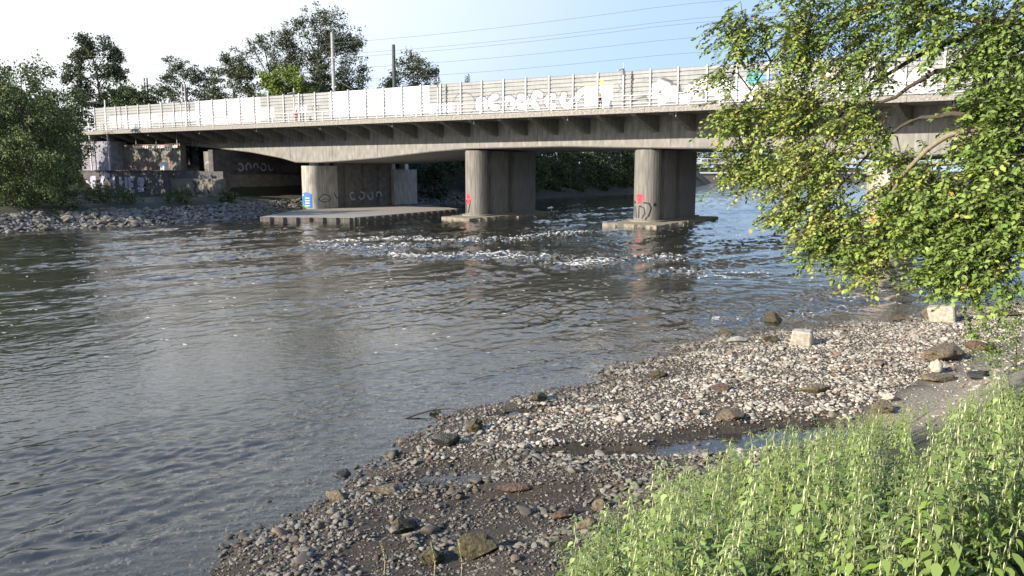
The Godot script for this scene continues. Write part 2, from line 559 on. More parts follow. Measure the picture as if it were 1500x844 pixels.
func scatter(called: String, k: Copies, mesh: Mesh, m: Material, label: String, category: String, parent: Node = null) -> void:
	if k.count == 0: return
	var mm := MultiMesh.new()
	mm.transform_format = MultiMesh.TRANSFORM_3D
	mm.use_colors = true
	mm.mesh = mesh
	mm.instance_count = k.count
	mm.buffer = k.buf
	var o := MultiMeshInstance3D.new()
	o.multimesh = mm
	o.material_override = m
	o.name = numbered(called)
	add_child(o)
	tag(o, label, category, "", "stuff")

func turned(sc: Vector3, tilt: float) -> Basis:
	var b := Basis(Vector3.UP, rng.randf() * TAU) * Basis(Vector3.RIGHT, rng.randf_range(-tilt, tilt)) * Basis(Vector3.BACK, rng.randf_range(-tilt, tilt))
	return b * Basis.from_scale(sc)

func stone_color(x: float, z: float, wet: float) -> Color:
	var k := rng.randf()
	var dry: Color
	if k < 0.48: dry = Color(0.50, 0.46, 0.37).lerp(Color(0.74, 0.69, 0.57), rng.randf())
	elif k < 0.78: dry = Color(0.26, 0.235, 0.18).lerp(Color(0.44, 0.395, 0.30), rng.randf())
	elif k < 0.93: dry = Color(0.36, 0.26, 0.17).lerp(Color(0.27, 0.16, 0.10), rng.randf())
	else: dry = Color(0.12, 0.115, 0.10)
	return dry * lerpf(1.0, 0.36, wet)

func gravel() -> void:
	var shapes: Array[ArrayMesh] = []
	for k in 7:
		shapes.append(stone_mesh(100 + k, 0.62, 0.55, 10))
	var heaps: Array[Copies] = []
	for k in 7: heaps.append(Copies.new())
	var big := []
	var tries := 0
	var eye := Vector3(0, 6, 0)
	while tries < 160000:
		tries += 1
		# spread so that near ground gets its share
		var z := -9.6 - pow(rng.randf(), 1.15) * 27.0
		var x := rng.randf_range(-9.0, 24.0)
		if absf(x) > -z * 0.72: continue
		var h := land(x, z)
		if info == 2 and toe_d > 1.2: continue
		if info == 3: continue
		var under := shore_d < -0.2
		if under and (shore_d < -4.5 or rng.randf() > exp(shore_d * 0.6) * 0.75): continue
		var pd := pool_depth(x, z)
		var patch := n_mid.get_noise_2d(x * 8.0 + 31.0, z * 8.0)
		if pd > 0.45 and rng.randf() > (0.62 if z > -15.5 else 0.14): continue
		var path := smoothstep(-1.4, -0.7, toe_d) * smoothstep(5.5, 8.0, x)
		if path > 0.3 and rng.randf() > 0.12: continue
		var size := 0.042 + 0.085 * pow(rng.randf(), 2.4)
		size *= 0.75 + 0.7 * smoothstep(-0.3, 0.4, n_mid.get_noise_2d(x * 5.0 + 90.0, z * 9.0))
		if rng.randf() < 0.04: size *= rng.randf_range(1.4, 2.1)
		if patch < -0.28 and z > -20.0: 
			if rng.randf() < 0.6: continue
			size *= 0.7
		var wet := clampf(1.0 - h / 0.15, 0.0, 1.0)
		wet = maxf(wet, smoothstep(-18.0, -14.0, z + patch * 3.0 - x * 0.15) * 0.85)
		var c := stone_color(x, z, wet)
		var y := h + size * rng.randf_range(0.02, 0.22)
		var tr := Transform3D(turned(Vector3(size * rng.randf_range(1.0, 1.5), size * rng.randf_range(0.7, 1.1), size * rng.randf_range(0.8, 1.1)), 0.45), Vector3(x, y, z))
		var seen := size / (eye - tr.origin).length()
		big.append([seen if not under else seen * 0.3, tr, c, rng.randi() % 7])
	for k in 30000:
		var z := -9.6 - pow(rng.randf(), 1.5) * 14.0
		var x := rng.randf_range(-7.0, 9.0)
		if absf(x) > -z * 0.72: continue
		var h := land(x, z)
		if info != 1 or toe_d > 0.0: continue
		if n_mid.get_noise_2d(x * 18.0, z * 18.0) < -0.12: continue
		var size := rng.randf_range(0.018, 0.05)
		big.append([0.0, Transform3D(turned(Vector3(size * 1.3, size * 0.8, size), 0.4), Vector3(x, h + size * 0.15, z)), stone_color(x, z, 0.75), rng.randi() % 7])
	big.sort_custom(func(a, b): return a[0] > b[0])
	for k in big.size():
		var q: Array = big[k]
		if k < 300:
			var c: Color = q[2]
			var lum := (c.r + c.g + c.b) / 3.0
			var tone := 4 if c.r > c.b * 1.55 else (3 if lum > 0.46 else (0 if lum > 0.32 else (1 if lum > 0.19 else 2)))
			var o := obj("cobble", shapes[q[3]], M.stone_tones[tone])
			o.transform = q[1]
			tag(o, "rounded grey river cobble lying among the others on the near gravel bar", "stone", "largest cobbles on the near gravel bar")
		else:
			heaps[q[3]].add(q[1], q[2])
	for k in 7:
		scatter("gravel", heaps[k], shapes[k], M.stone, "loose grey and brown river gravel covering the bar by the water", "gravel")

func boulders() -> void:
	# [name, label, x, z, size (x, y, z), turn, material, seed, cuts]
	var list := [
		["brown_boulder", "large brown boulder with dark shaded side beside the sandy path", 13.5, -23.9, Vector3(1.7, 0.75, 1.0), 0.3, "brown_rock", 4, 7],
		["pale_rock", "small pale upright rock just below the brown boulder", 12.3, -22.1, Vector3(0.5, 0.5, 0.45), 0.9, "pale_rock", 5, 8],
		["flat_stone", "flat tan stone lying below the pale upright rock by the path", 11.9, -21.3, Vector3(1.3, 0.3, 0.8), 0.2, "brown_rock", 6, 9],
		["dark_rock", "dark squat rock at the edge of the sandy path", 13.0, -21.2, Vector3(0.85, 0.45, 0.5), 0.1, "wet_rock", 7, 7],
		["brown_rock", "reddish rock on the path right of the brown boulder", 15.2, -25.0, Vector3(1.1, 0.5, 0.7), -0.3, "rust_rock", 8, 6],
		["tan_slab", "tan slab leaning behind the far pale block at the waterline", 17.3, -31.6, Vector3(1.6, 0.7, 0.9), 0.25, "brown_rock", 9, 8],
		["mossy_stone", "small mossy stone in the water left of the far pale block", 15.7, -31.2, Vector3(0.8, 0.4, 0.5), 0.2, "moss_rock", 10, 5],
		["rust_slab", "long rusty flat slab at the far end of the gravel bar", 19.9, -31.6, Vector3(2.4, 0.35, 0.9), 0.2, "rust_rock", 11, 6],
		["white_slab", "flat white topped slab at the waterline left of the square block", 7.9, -26.9, Vector3(1.2, 0.32, 0.6), 0.35, "pale_rock", 12, 8],
		["mossy_clump", "green mossy stone between the white slab and the square block", 9.0, -26.8, Vector3(0.7, 0.3, 0.5), 0.0, "moss_rock", 13, 4],
		["mossy_rock", "rounded green mossy rock standing in shallow water above the white slab", 7.9, -28.4, Vector3(0.55, 0.42, 0.5), 0.0, "moss_rock", 14, 3],
		["river_rock", "black mossy rock breaking the rapid beyond the square block", 10.6, -31.2, Vector3(1.1, 0.6, 0.7), 0.1, "moss_rock", 15, 6],
		["river_rock", "low wet black rock in the stream left of the mossy river rock", 8.0, -30.3, Vector3(0.8, 0.28, 0.5), 0.0, "wet_rock", 16, 5],
		["river_rock", "small dark rock in white water before the bridge piers", 2.4, -49.4, Vector3(0.9, 0.55, 0.6), 0.0, "wet_rock", 17, 6],
		["river_rock", "reddish brown rock in the stream beneath the hanging branches", 20.4, -40.0, Vector3(1.7, 0.6, 0.9), 0.0, "rust_rock", 18, 6],
		["river_rock", "pale stone in the stream left of the reddish rock", 19.1, -40.4, Vector3(0.75, 0.4, 0.5), 0.3, "pale_rock", 19, 6],
		["river_rock", "dark flat rock in the stream below the hanging branches", 15.6, -36.6, Vector3(1.0, 0.3, 0.5), 0.0, "wet_rock", 20, 6],
		["river_rock", "dark rock in the stream right of the white water", 17.9, -36.0, Vector3(1.1, 0.3, 0.5), 0.2, "wet_rock", 21, 6],
		["tan_brick", "tan squared stone lying on cobbles at the near waterline", -3.25, -13.7, Vector3(0.62, 0.3, 0.42), -0.5, "brown_rock", 22, 12],
		["flat_brown_stone", "flat brown stone in the wet mud beside the tan squared stone", -2.35, -13.9, Vector3(0.8, 0.16, 0.4), -0.15, "brown_rock", 23, 6],
		["dark_boulder", "dark angular boulder at the waterline with a mossy one beside it", -1.4, -16.3, Vector3(0.66, 0.46, 0.42), -0.15, "wet_rock", 24, 8],
		["mossy_boulder", "yellow green mossy stone at the waterline beyond the dark boulder", -0.9, -17.4, Vector3(0.5, 0.42, 0.4), 0.3, "moss_rock", 25, 5],
		["mossy_boulder", "mossy boulder at the point where the gravel bar meets the water", 0.7, -19.7, Vector3(0.62, 0.38, 0.45), 0.3, "moss_rock", 26, 6],
		["wet_stone", "single dark stone standing in the water off the near shore", -3.35, -14.9, Vector3(0.34, 0.24, 0.26), 0.0, "wet_rock", 27, 5],
		["wet_stone", "dark wet stone in the water beyond the row of cobbles", -2.5, -15.9, Vector3(0.36, 0.26, 0.28), 0.4, "wet_rock", 28, 5],
		["wet_stone", "small dark stone in the water under the drifted twig", -1.9, -18.9, Vector3(0.36, 0.24, 0.28), 0.0, "wet_rock", 29, 5],
		["mud_lump", "brown mossy lump of rock in the mud near the bottom edge", -0.5, -11.55, Vector3(0.75, 0.4, 0.5), 0.4, "moss_rock", 30, 6],
		["mud_lump", "yellow mossy lump of rock left of the brown one in the mud", -1.25, -11.35, Vector3(0.42, 0.36, 0.4), 0.0, "moss_rock", 31, 6],
		["mud_lump", "tan rock with mossy top amid the near cobbles", -1.9, -12.5, Vector3(0.5, 0.3, 0.36), 0.3, "moss_rock", 32, 6],
		["red_stone", "rust red stone in the mud left of the nettles", 0.9, -12.9, Vector3(0.55, 0.28, 0.36), 0.2, "rust_rock", 33, 7],
		["orange_slab", "flat orange brown slab on the wet gravel by the mud", 0.1, -13.95, Vector3(0.95, 0.14, 0.38), -0.1, "rust_rock", 34, 7],
		["brown_lump", "brown rock beside the nettles at the bottom of the bar", 1.25, -12.1, Vector3(0.5, 0.32, 0.4), 0.2, "brown_rock", 35, 7],
		["buff_stone", "buff rock left of the nettles above the brown rock", 1.55, -13.3, Vector3(0.5, 0.3, 0.36), 0.9, "brown_rock", 36, 7],
		["mossy_cobble", "yellow mossy cobble on the pale gravel near the waterline", 4.2, -22.0, Vector3(0.55, 0.26, 0.4), 0.1, "moss_rock", 37, 4],
		["flat_red_stone", "reddish flat stone in the middle of the pale gravel", 5.6, -20.3, Vector3(0.8, 0.28, 0.5), 0.0, "rust_rock", 38, 7],
		["shadowed_stone", "grey brown stone with dark side in the pale gravel", 8.0, -20.1, Vector3(0.95, 0.3, 0.55), 0.0, "brown_rock", 39, 7],
		["pool_stone", "round brown stone at the far edge of the still pool", 5.2, -17.9, Vector3(0.7, 0.3, 0.5), 0.2, "brown_rock", 40, 5],
		["pool_stone", "tan stone between the still pool and the nettles", 8.9, -18.3, Vector3(0.7, 0.45, 0.6), 0.2, "brown_rock", 41, 7],
		["pool_stone", "pale rounded stone on the near edge of the still pool", 3.9, -15.6, Vector3(0.45, 0.22, 0.34), 0.1, "grey_rock", 42, 4],
		["pool_stone", "white angular stone near the right end of the still pool", 9.6, -19.3, Vector3(0.5, 0.3, 0.4), 0.1, "pale_rock", 43, 8],
	]
	for q: Array in list:
		var x: float = q[2]
		var z: float = q[3]
		var sz: Vector3 = q[4]
		var mesh := stone_mesh(int(q[7]) * 13 + 5, 1.0, 0.75, int(q[8]) + 6, 3)
		var o := obj(q[0], mesh, M[q[6]])
		var h := maxf(land(x, z), -0.25)
		o.transform = Transform3D(Basis(Vector3.UP, float(q[5])) * Basis.from_scale(sz), Vector3(x, h + sz.y * 0.22, z))
		tag(o, q[1], "rock")
	# two squared concrete blocks
	for q: Array in [["square_block", "squared pale concrete block standing upright at the waterline", 9.85, -26.1, Vector3(0.66, 0.62, 0.5), -0.5, 0.0], ["tilted_block", "pale concrete block tilted on its edge at the far waterline", 17.0, -30.5, Vector3(0.95, 0.72, 0.7), -0.55, 0.14]]:
		var b := MB.new()
		var s: Vector3 = q[4] * 0.5
		var bev := 0.05
		# chamfered block with slightly uneven corners
		var cs: Array[Vector3] = []
		for k in 8:
			cs.append(Vector3(s.x * (1 if k & 1 else -1), s.y * (1 if k & 2 else -1), s.z * (1 if k & 4 else -1)) + Vector3(rng.randf_range(-1, 1), rng.randf_range(-1, 1), rng.randf_range(-1, 1)) * 0.05)
		var fc := [[0, 1, 3, 2], [4, 5, 7, 6], [0, 1, 5, 4], [2, 3, 7, 6], [0, 2, 6, 4], [1, 3, 7, 5]]
		var inner := {}
		for fi in 6:
			var m := Vector3.ZERO
			for k: int in fc[fi]: m += cs[k] * 0.25
			for k: int in fc[fi]: inner[fi * 10 + k] = cs[k] + (m - cs[k]).normalized() * bev * 1.4
			b.quad(inner[fi * 10 + fc[fi][0]], inner[fi * 10 + fc[fi][1]], inner[fi * 10 + fc[fi][2]], inner[fi * 10 + fc[fi][3]], m)
		for e in [[0, 1], [2, 3], [4, 5], [6, 7], [0, 2], [1, 3], [4, 6], [5, 7], [0, 4], [1, 5], [2, 6], [3, 7]]:
			var fs := []
			for fi in 6:
				if fc[fi].has(e[0]) and fc[fi].has(e[1]): fs.append(fi)
			b.quad(inner[fs[0] * 10 + e[0]], inner[fs[0] * 10 + e[1]], inner[fs[1] * 10 + e[1]], inner[fs[1] * 10 + e[0]], cs[e[0]] + cs[e[1]])
		for k in 8:
			var fs := []
			for fi in 6:
				if fc[fi].has(k): fs.append(fi)
			b.tri(inner[fs[0] * 10 + k], inner[fs[1] * 10 + k], inner[fs[2] * 10 + k], cs[k])
		var o := obj(q[0], b.mesh(), M.pale_rock)
		o.transform = Transform3D(Basis(Vector3.UP, float(q[5])) * Basis(Vector3.BACK, float(q[6])), Vector3(q[2], land(q[2], q[3]) + s.y * 0.7, q[3]))
		tag(o, q[1], "block")
	# drifted twig
	var tw := MB.new()
	tw.tube(PackedVector3Array([Vector3(-0.75, -0.03, 0.3), Vector3(-0.4, 0.05, 0.1), Vector3(0, 0.12, -0.05), Vector3(0.4, 0.13, -0.12), Vector3(0.62, 0.1, -0.12)]), PackedFloat32Array([0.022, 0.022, 0.018, 0.014, 0.006]), 5)
	tw.tube(PackedVector3Array([Vector3(0.0, 0.12, -0.05), Vector3(0.15, 0.2, -0.1), Vector3(0.26, 0.23, -0.2)]), PackedFloat32Array([0.012, 0.008, 0.004]), 4)
	var two := obj("drift_twig", tw.mesh(), M.wood, null, Vector3(-1.95, 0.0, -18.8))
	tag(two, "thin dark twig caught on a stone in the shallow water", "twig")

# ------------------------------------------------------------------ bridge
var soffit_pts := [[-133.0, 10.7], [-129.0, 10.6], [-110.8, 10.1], [-100.4, 9.25], [-94.6, 8.73], [-88.0, 7.8], [-85.0, 7.15], [-81.0, 7.1], [-76.0, 7.3], [-69.6, 7.65], [-60.3, 8.4], [-55.0, 8.68], [-41.7, 8.75], [-32.0, 8.45], [-23.2, 8.25], [-16.0, 7.8], [-10.5, 7.2], [-6.0, 7.2], [0.0, 7.6], [10.0, 8.6], [25.0, 10.0], [48.0, 10.5]]
func soffit(along: float) -> float:
	var s := along + 1.0
	for i in soffit_pts.size() - 1:
		var a: Array = soffit_pts[i]
		var b: Array = soffit_pts[i + 1]
		if s <= b[0]:
			return lerpf(a[1], b[1], clampf((s - a[0]) / (b[0] - a[0]), 0, 1))
	return 10.5

const DECK := 12.4
func bridge() -> void:
	var t := thing("motorway_bridge", "long grey concrete motorway bridge with haunched girder crossing the river", "bridge", on_bridge(0, 0, 0))
	# deck slab, cantilevered past the girder on both sides
	var d := MB.new()
	d.box(Vector3(-42.5, 12.06, -15.5), Vector3(181, 0.42, 30.0))
	obj("deck_slab", d.mesh(), M.concrete, t)
	var r := MB.new()
	r.box(Vector3(-42.5, 12.31, -15.5), Vector3(181, 0.07, 26.0))
	obj("road_surface", r.mesh(), M.asphalt, t)
	for side in 2:
		var e := MB.new()
		var z := -0.2 if side == 0 else -30.8
		var s := -133.0
		while s < 47.0:
			var l := minf(6.02, 48.0 - s)
			e.box(Vector3(s + l * 0.5 - 0.01, 12.17, z), Vector3(l - 0.03, 0.56, 0.44))
			s += 6.02
		obj("edge_beam", e.mesh(), M.beam, t)
	# girder: one box, its underside following the haunches
	var g := MB.new()
	var f := MB.new()
	var step := 1.0
	var n := int(181.0 / step)
	for i in n:
		var a := -133.0 + i * step
		var b := a + step
		var ya := soffit(a)
		var yb := soffit(b)
		for w in [5.0, 27.6]:
			g.quad(Vector3(a, ya + 0.12, -w), Vector3(b, yb + 0.12, -w), Vector3(b, 11.85, -w), Vector3(a, 11.85, -w), Vector3(0, 0, 1 if w < 10 else -1))
		# chamfer to the underside
		g.quad(Vector3(a, ya + 0.12, -5.0), Vector3(b, yb + 0.12, -5.0), Vector3(b, yb, -5.12), Vector3(a, ya, -5.12), Vector3(0, -1, 1))
		g.quad(Vector3(a, ya + 0.12, -27.6), Vector3(b, yb + 0.12, -27.6), Vector3(b, yb, -27.48), Vector3(a, ya, -27.48), Vector3(0, -1, -1))
		g.quad(Vector3(a, ya, -5.12), Vector3(b, yb, -5.12), Vector3(b, yb, -27.48), Vector3(a, ya, -27.48), Vector3.DOWN)
	for a in [-133.0, 48.0]:
		g.quad(Vector3(a, soffit(a), -5.0), Vector3(a, soffit(a), -27.6), Vector3(a, 11.85, -27.6), Vector3(a, 11.85, -5.0), Vector3(signf(a), 0, 0))
	obj("girder", g.mesh(), M.web, t)
	# thin joints and drain streaks in the web: small proud ribs at the section joints
	var s := -128.0
	while s < 40.0:
		f = MB.new()
		f.box(Vector3(s, (soffit(s) + 0.3 + 11.7) * 0.5, -4.985), Vector3(0.05, 11.4 - soffit(s), 0.03))
		obj("joint_strip", f.mesh(), M.concrete, t)
		s += 8.2
	# brackets beneath the cantilever
	var bk := MB.new()
	var prof := [Vector2(5.05, 11.86), Vector2(0.5, 11.86), Vector2(0.5, 11.66), Vector2(4.0, 10.35), Vector2(5.05, 10.1)]
	var skew := func(w: float, x: float) -> float: return x + w * 0.2
	for i in prof.size():
		var p: Vector2 = prof[i]
		var q: Vector2 = prof[(i + 1) % prof.size()]
		var o := Vector3(0, (q.x - p.x), (q.y - p.y))
		var mid := (p + q) * 0.5 - Vector2(3.2, 11.2)
		bk.quad(Vector3(skew.call(p.x, -0.26), p.y, -p.x), Vector3(skew.call(p.x, 0.26), p.y, -p.x), Vector3(skew.call(q.x, 0.26), q.y, -q.x), Vector3(skew.call(q.x, -0.26), q.y, -q.x), Vector3(0, mid.y, -mid.x))
	for sx in [-0.26, 0.26]:
		for k in [[0, 1, 2], [0, 2, 3], [0, 3, 4]]:
			bk.tri(Vector3(skew.call(prof[k[0]].x, sx), prof[k[0]].y, -prof[k[0]].x), Vector3(skew.call(prof[k[1]].x, sx), prof[k[1]].y, -prof[k[1]].x), Vector3(skew.call(prof[k[2]].x, sx), prof[k[2]].y, -prof[k[2]].x), Vector3(sx, 0, 0))
	var bm := bk.mesh()
	s = -130.6
	while s < 46.0:
		obj("bracket", bm, M.concrete, t, Vector3(s, 0, 0))
		s += 4.1
	# drain pipe ends hanging under the edge
	s = -126.0
	while s < 40.0:
		var dp := MB.new()
		dp.tube(PackedVector3Array([Vector3(s, 11.9, -0.8), Vector3(s, 11.45, -0.8)]), PackedFloat32Array([0.06, 0.06]), 6)
		obj("drain_pipe", dp.mesh(), M.galv, t)
		s += 12.3

func railing() -> void:
	var t := thing("bridge_railing", "galvanised steel railing along the near edge of the bridge walkway", "railing", on_bridge(0, DECK, 0.2))
	var p := MB.new()
	p.box(Vector3(0, 0.6, 0), Vector3(0.11, 1.2, 0.09))
	p.box(Vector3(0, 0.062, 0), Vector3(0.22, 0.02, 0.2))
	var pm := p.mesh()
	var s := -131.5
	while s < 46.0:
		obj("post", pm, M.galv, t, Vector3(s, 0.05, 0))
		s += 3.1
	for q: Array in [[1.23, 0.06], [0.86, 0.03], [0.5, 0.03], [0.2, 0.03]]:
		var r := MB.new()
		var z := -0.0 if q[0] > 1.0 else 0.0
		r.tube(PackedVector3Array([Vector3(-132, q[0] + (0.05 if q[0] > 1.0 else 0.0), z), Vector3(-60, q[0] + (0.05 if q[0] > 1.0 else 0.0), z), Vector3(46.5, q[0] + (0.05 if q[0] > 1.0 else 0.0), z)]), PackedFloat32Array([q[1], q[1], q[1]]), 6)
		obj("rail", r.mesh(), M.galv, t)

# paint on the noise barrier: drawn into a texture of its boards
class Paint:
	var im: Image
	var s0 := 0.0
	var k := 22.0            # pixels per metre
	func dot(s: float, h: float, r: float, c: Color) -> void:
		var x := (s - s0) * k
		var y := im.get_height() - h * k
		var rr := r * k
		for j in range(maxi(0, int(y - rr)), mini(im.get_height(), int(y + rr) + 2)):
			for i in range(maxi(0, int(x - rr)), mini(im.get_width(), int(x + rr) + 2)):
				if Vector2(i + 0.5 - x, j + 0.5 - y).length() <= rr:
					im.set_pixel(i, j, c)
	func line(pts: Array, r: float, c: Color) -> void:
		for q in pts.size() - 1:
			var a: Vector2 = pts[q]
			var b: Vector2 = pts[q + 1]
			var n := int(a.distance_to(b) * k / 1.2) + 1
			for e in n + 1:
				var p := a.lerp(b, float(e) / n)
				dot(p.x, p.y, r, c)
	func rect(a: float, b: float, h0: float, h1: float, c: Color) -> void:
		im.fill_rect(Rect2i(int((a - s0) * k), int(im.get_height() - h1 * k), int((b - a) * k), int((h1 - h0) * k)), c)

func scrawl(seed_: int) -> Array:
	var r := RandomNumberGenerator.new()
	r.seed = seed_
	var l := []
	var a := r.randf() * TAU
	var turn := r.randf_range(0.5, 0.95) * (1.0 if r.randf() < 0.5 else -1.0)
	for e in 7:
		l.append(Vector2(0.5 + cos(a) * r.randf_range(0.32, 0.5), 0.5 + sin(a) * r.randf_range(0.36, 0.5)))
		a += turn
	return [l]

func bubble(p: Paint, s: float, h: float, w: float, tall: float, shape: Array, fill: Color, edge: Color, shade = null) -> void:
	# one fat letter: strokes in a unit box, outlined
	var pts := []
	for st: Array in shape:
		var l := []
		for q: Vector2 in st: l.append(Vector2(s + q.x * w, h + q.y * tall))
		pts.append(l)
	var r := w * 0.24
	if shade != null:
		for l: Array in pts:
			var m := []
			for q: Vector2 in l: m.append(q + Vector2(0.16, 0.1) * w)
			p.line(m, r * 1.15, shade)
	for l: Array in pts: p.line(l, r + 0.11, edge)
	for l: Array in pts: p.line(l, r, fill)
	p.line([pts[0][0] + Vector2(r * 0.3, 0), pts[0][-1] + Vector2(0, r * 0.2)], 0.035, edge)

var letters := {
	"C": [[Vector2(0.9, 0.85), Vector2(0.45, 1), Vector2(0.1, 0.6), Vector2(0.15, 0.2), Vector2(0.5, 0), Vector2(0.9, 0.15)]],
	"L": [[Vector2(0.2, 1), Vector2(0.2, 0.05), Vector2(0.8, 0.05)]],
	"U": [[Vector2(0.1, 1), Vector2(0.12, 0.2), Vector2(0.5, 0), Vector2(0.85, 0.2), Vector2(0.9, 1)]],
	"E": [[Vector2(0.85, 0.95), Vector2(0.2, 0.95), Vector2(0.15, 0.05), Vector2(0.85, 0.05)], [Vector2(0.2, 0.5), Vector2(0.7, 0.5)]],
	"S": [[Vector2(0.85, 0.9), Vector2(0.3, 0.95), Vector2(0.2, 0.6), Vector2(0.8, 0.45), Vector2(0.75, 0.1), Vector2(0.1, 0.05)]],
	"O": [[Vector2(0.5, 1), Vector2(0.1, 0.7), Vector2(0.15, 0.2), Vector2(0.5, 0), Vector2(0.9, 0.25), Vector2(0.9, 0.75), Vector2(0.5, 1)]],
	"F": [[Vector2(0.9, 0.95), Vector2(0.25, 0.95), Vector2(0.2, 0)], [Vector2(0.25, 0.5), Vector2(0.75, 0.5)]],
	"N": [[Vector2(0.1, 0), Vector2(0.15, 1), Vector2(0.8, 0.05), Vector2(0.9, 1)]],
	"A": [[Vector2(0.05, 0), Vector2(0.5, 1), Vector2(0.95, 0)], [Vector2(0.28, 0.35), Vector2(0.72, 0.35)]],
	"R": [[Vector2(0.15, 0), Vector2(0.15, 1), Vector2(0.75, 0.9), Vector2(0.75, 0.55), Vector2(0.2, 0.5), Vector2(0.9, 0)]],
	"Z": [[Vector2(0.1, 0.95), Vector2(0.9, 0.95), Vector2(0.1, 0.05), Vector2(0.9, 0.05)]],
	"M": [[Vector2(0.05, 0), Vector2(0.15, 1), Vector2(0.5, 0.3), Vector2(0.85, 1), Vector2(0.95, 0)]],
	"D": [[Vector2(0.15, 0), Vector2(0.15, 1), Vector2(0.7, 0.85), Vector2(0.85, 0.5), Vector2(0.7, 0.12), Vector2(0.15, 0)]],
	"I": [[Vector2(0.5, 0), Vector2(0.5, 1)]],
	"P": [[Vector2(0.15, 0), Vector2(0.15, 1), Vector2(0.8, 0.9), Vector2(0.8, 0.55), Vector2(0.2, 0.45)]],
	"K": [[Vector2(0.15, 0), Vector2(0.15, 1)], [Vector2(0.85, 1), Vector2(0.2, 0.5), Vector2(0.9, 0)]],
	"Y": [[Vector2(0.1, 1), Vector2(0.5, 0.5), Vector2(0.9, 1)], [Vector2(0.5, 0.5), Vector2(0.45, 0)]],
	"T": [[Vector2(0.05, 0.95), Vector2(0.95, 0.95)], [Vector2(0.5, 0.95), Vector2(0.5, 0)]],
}

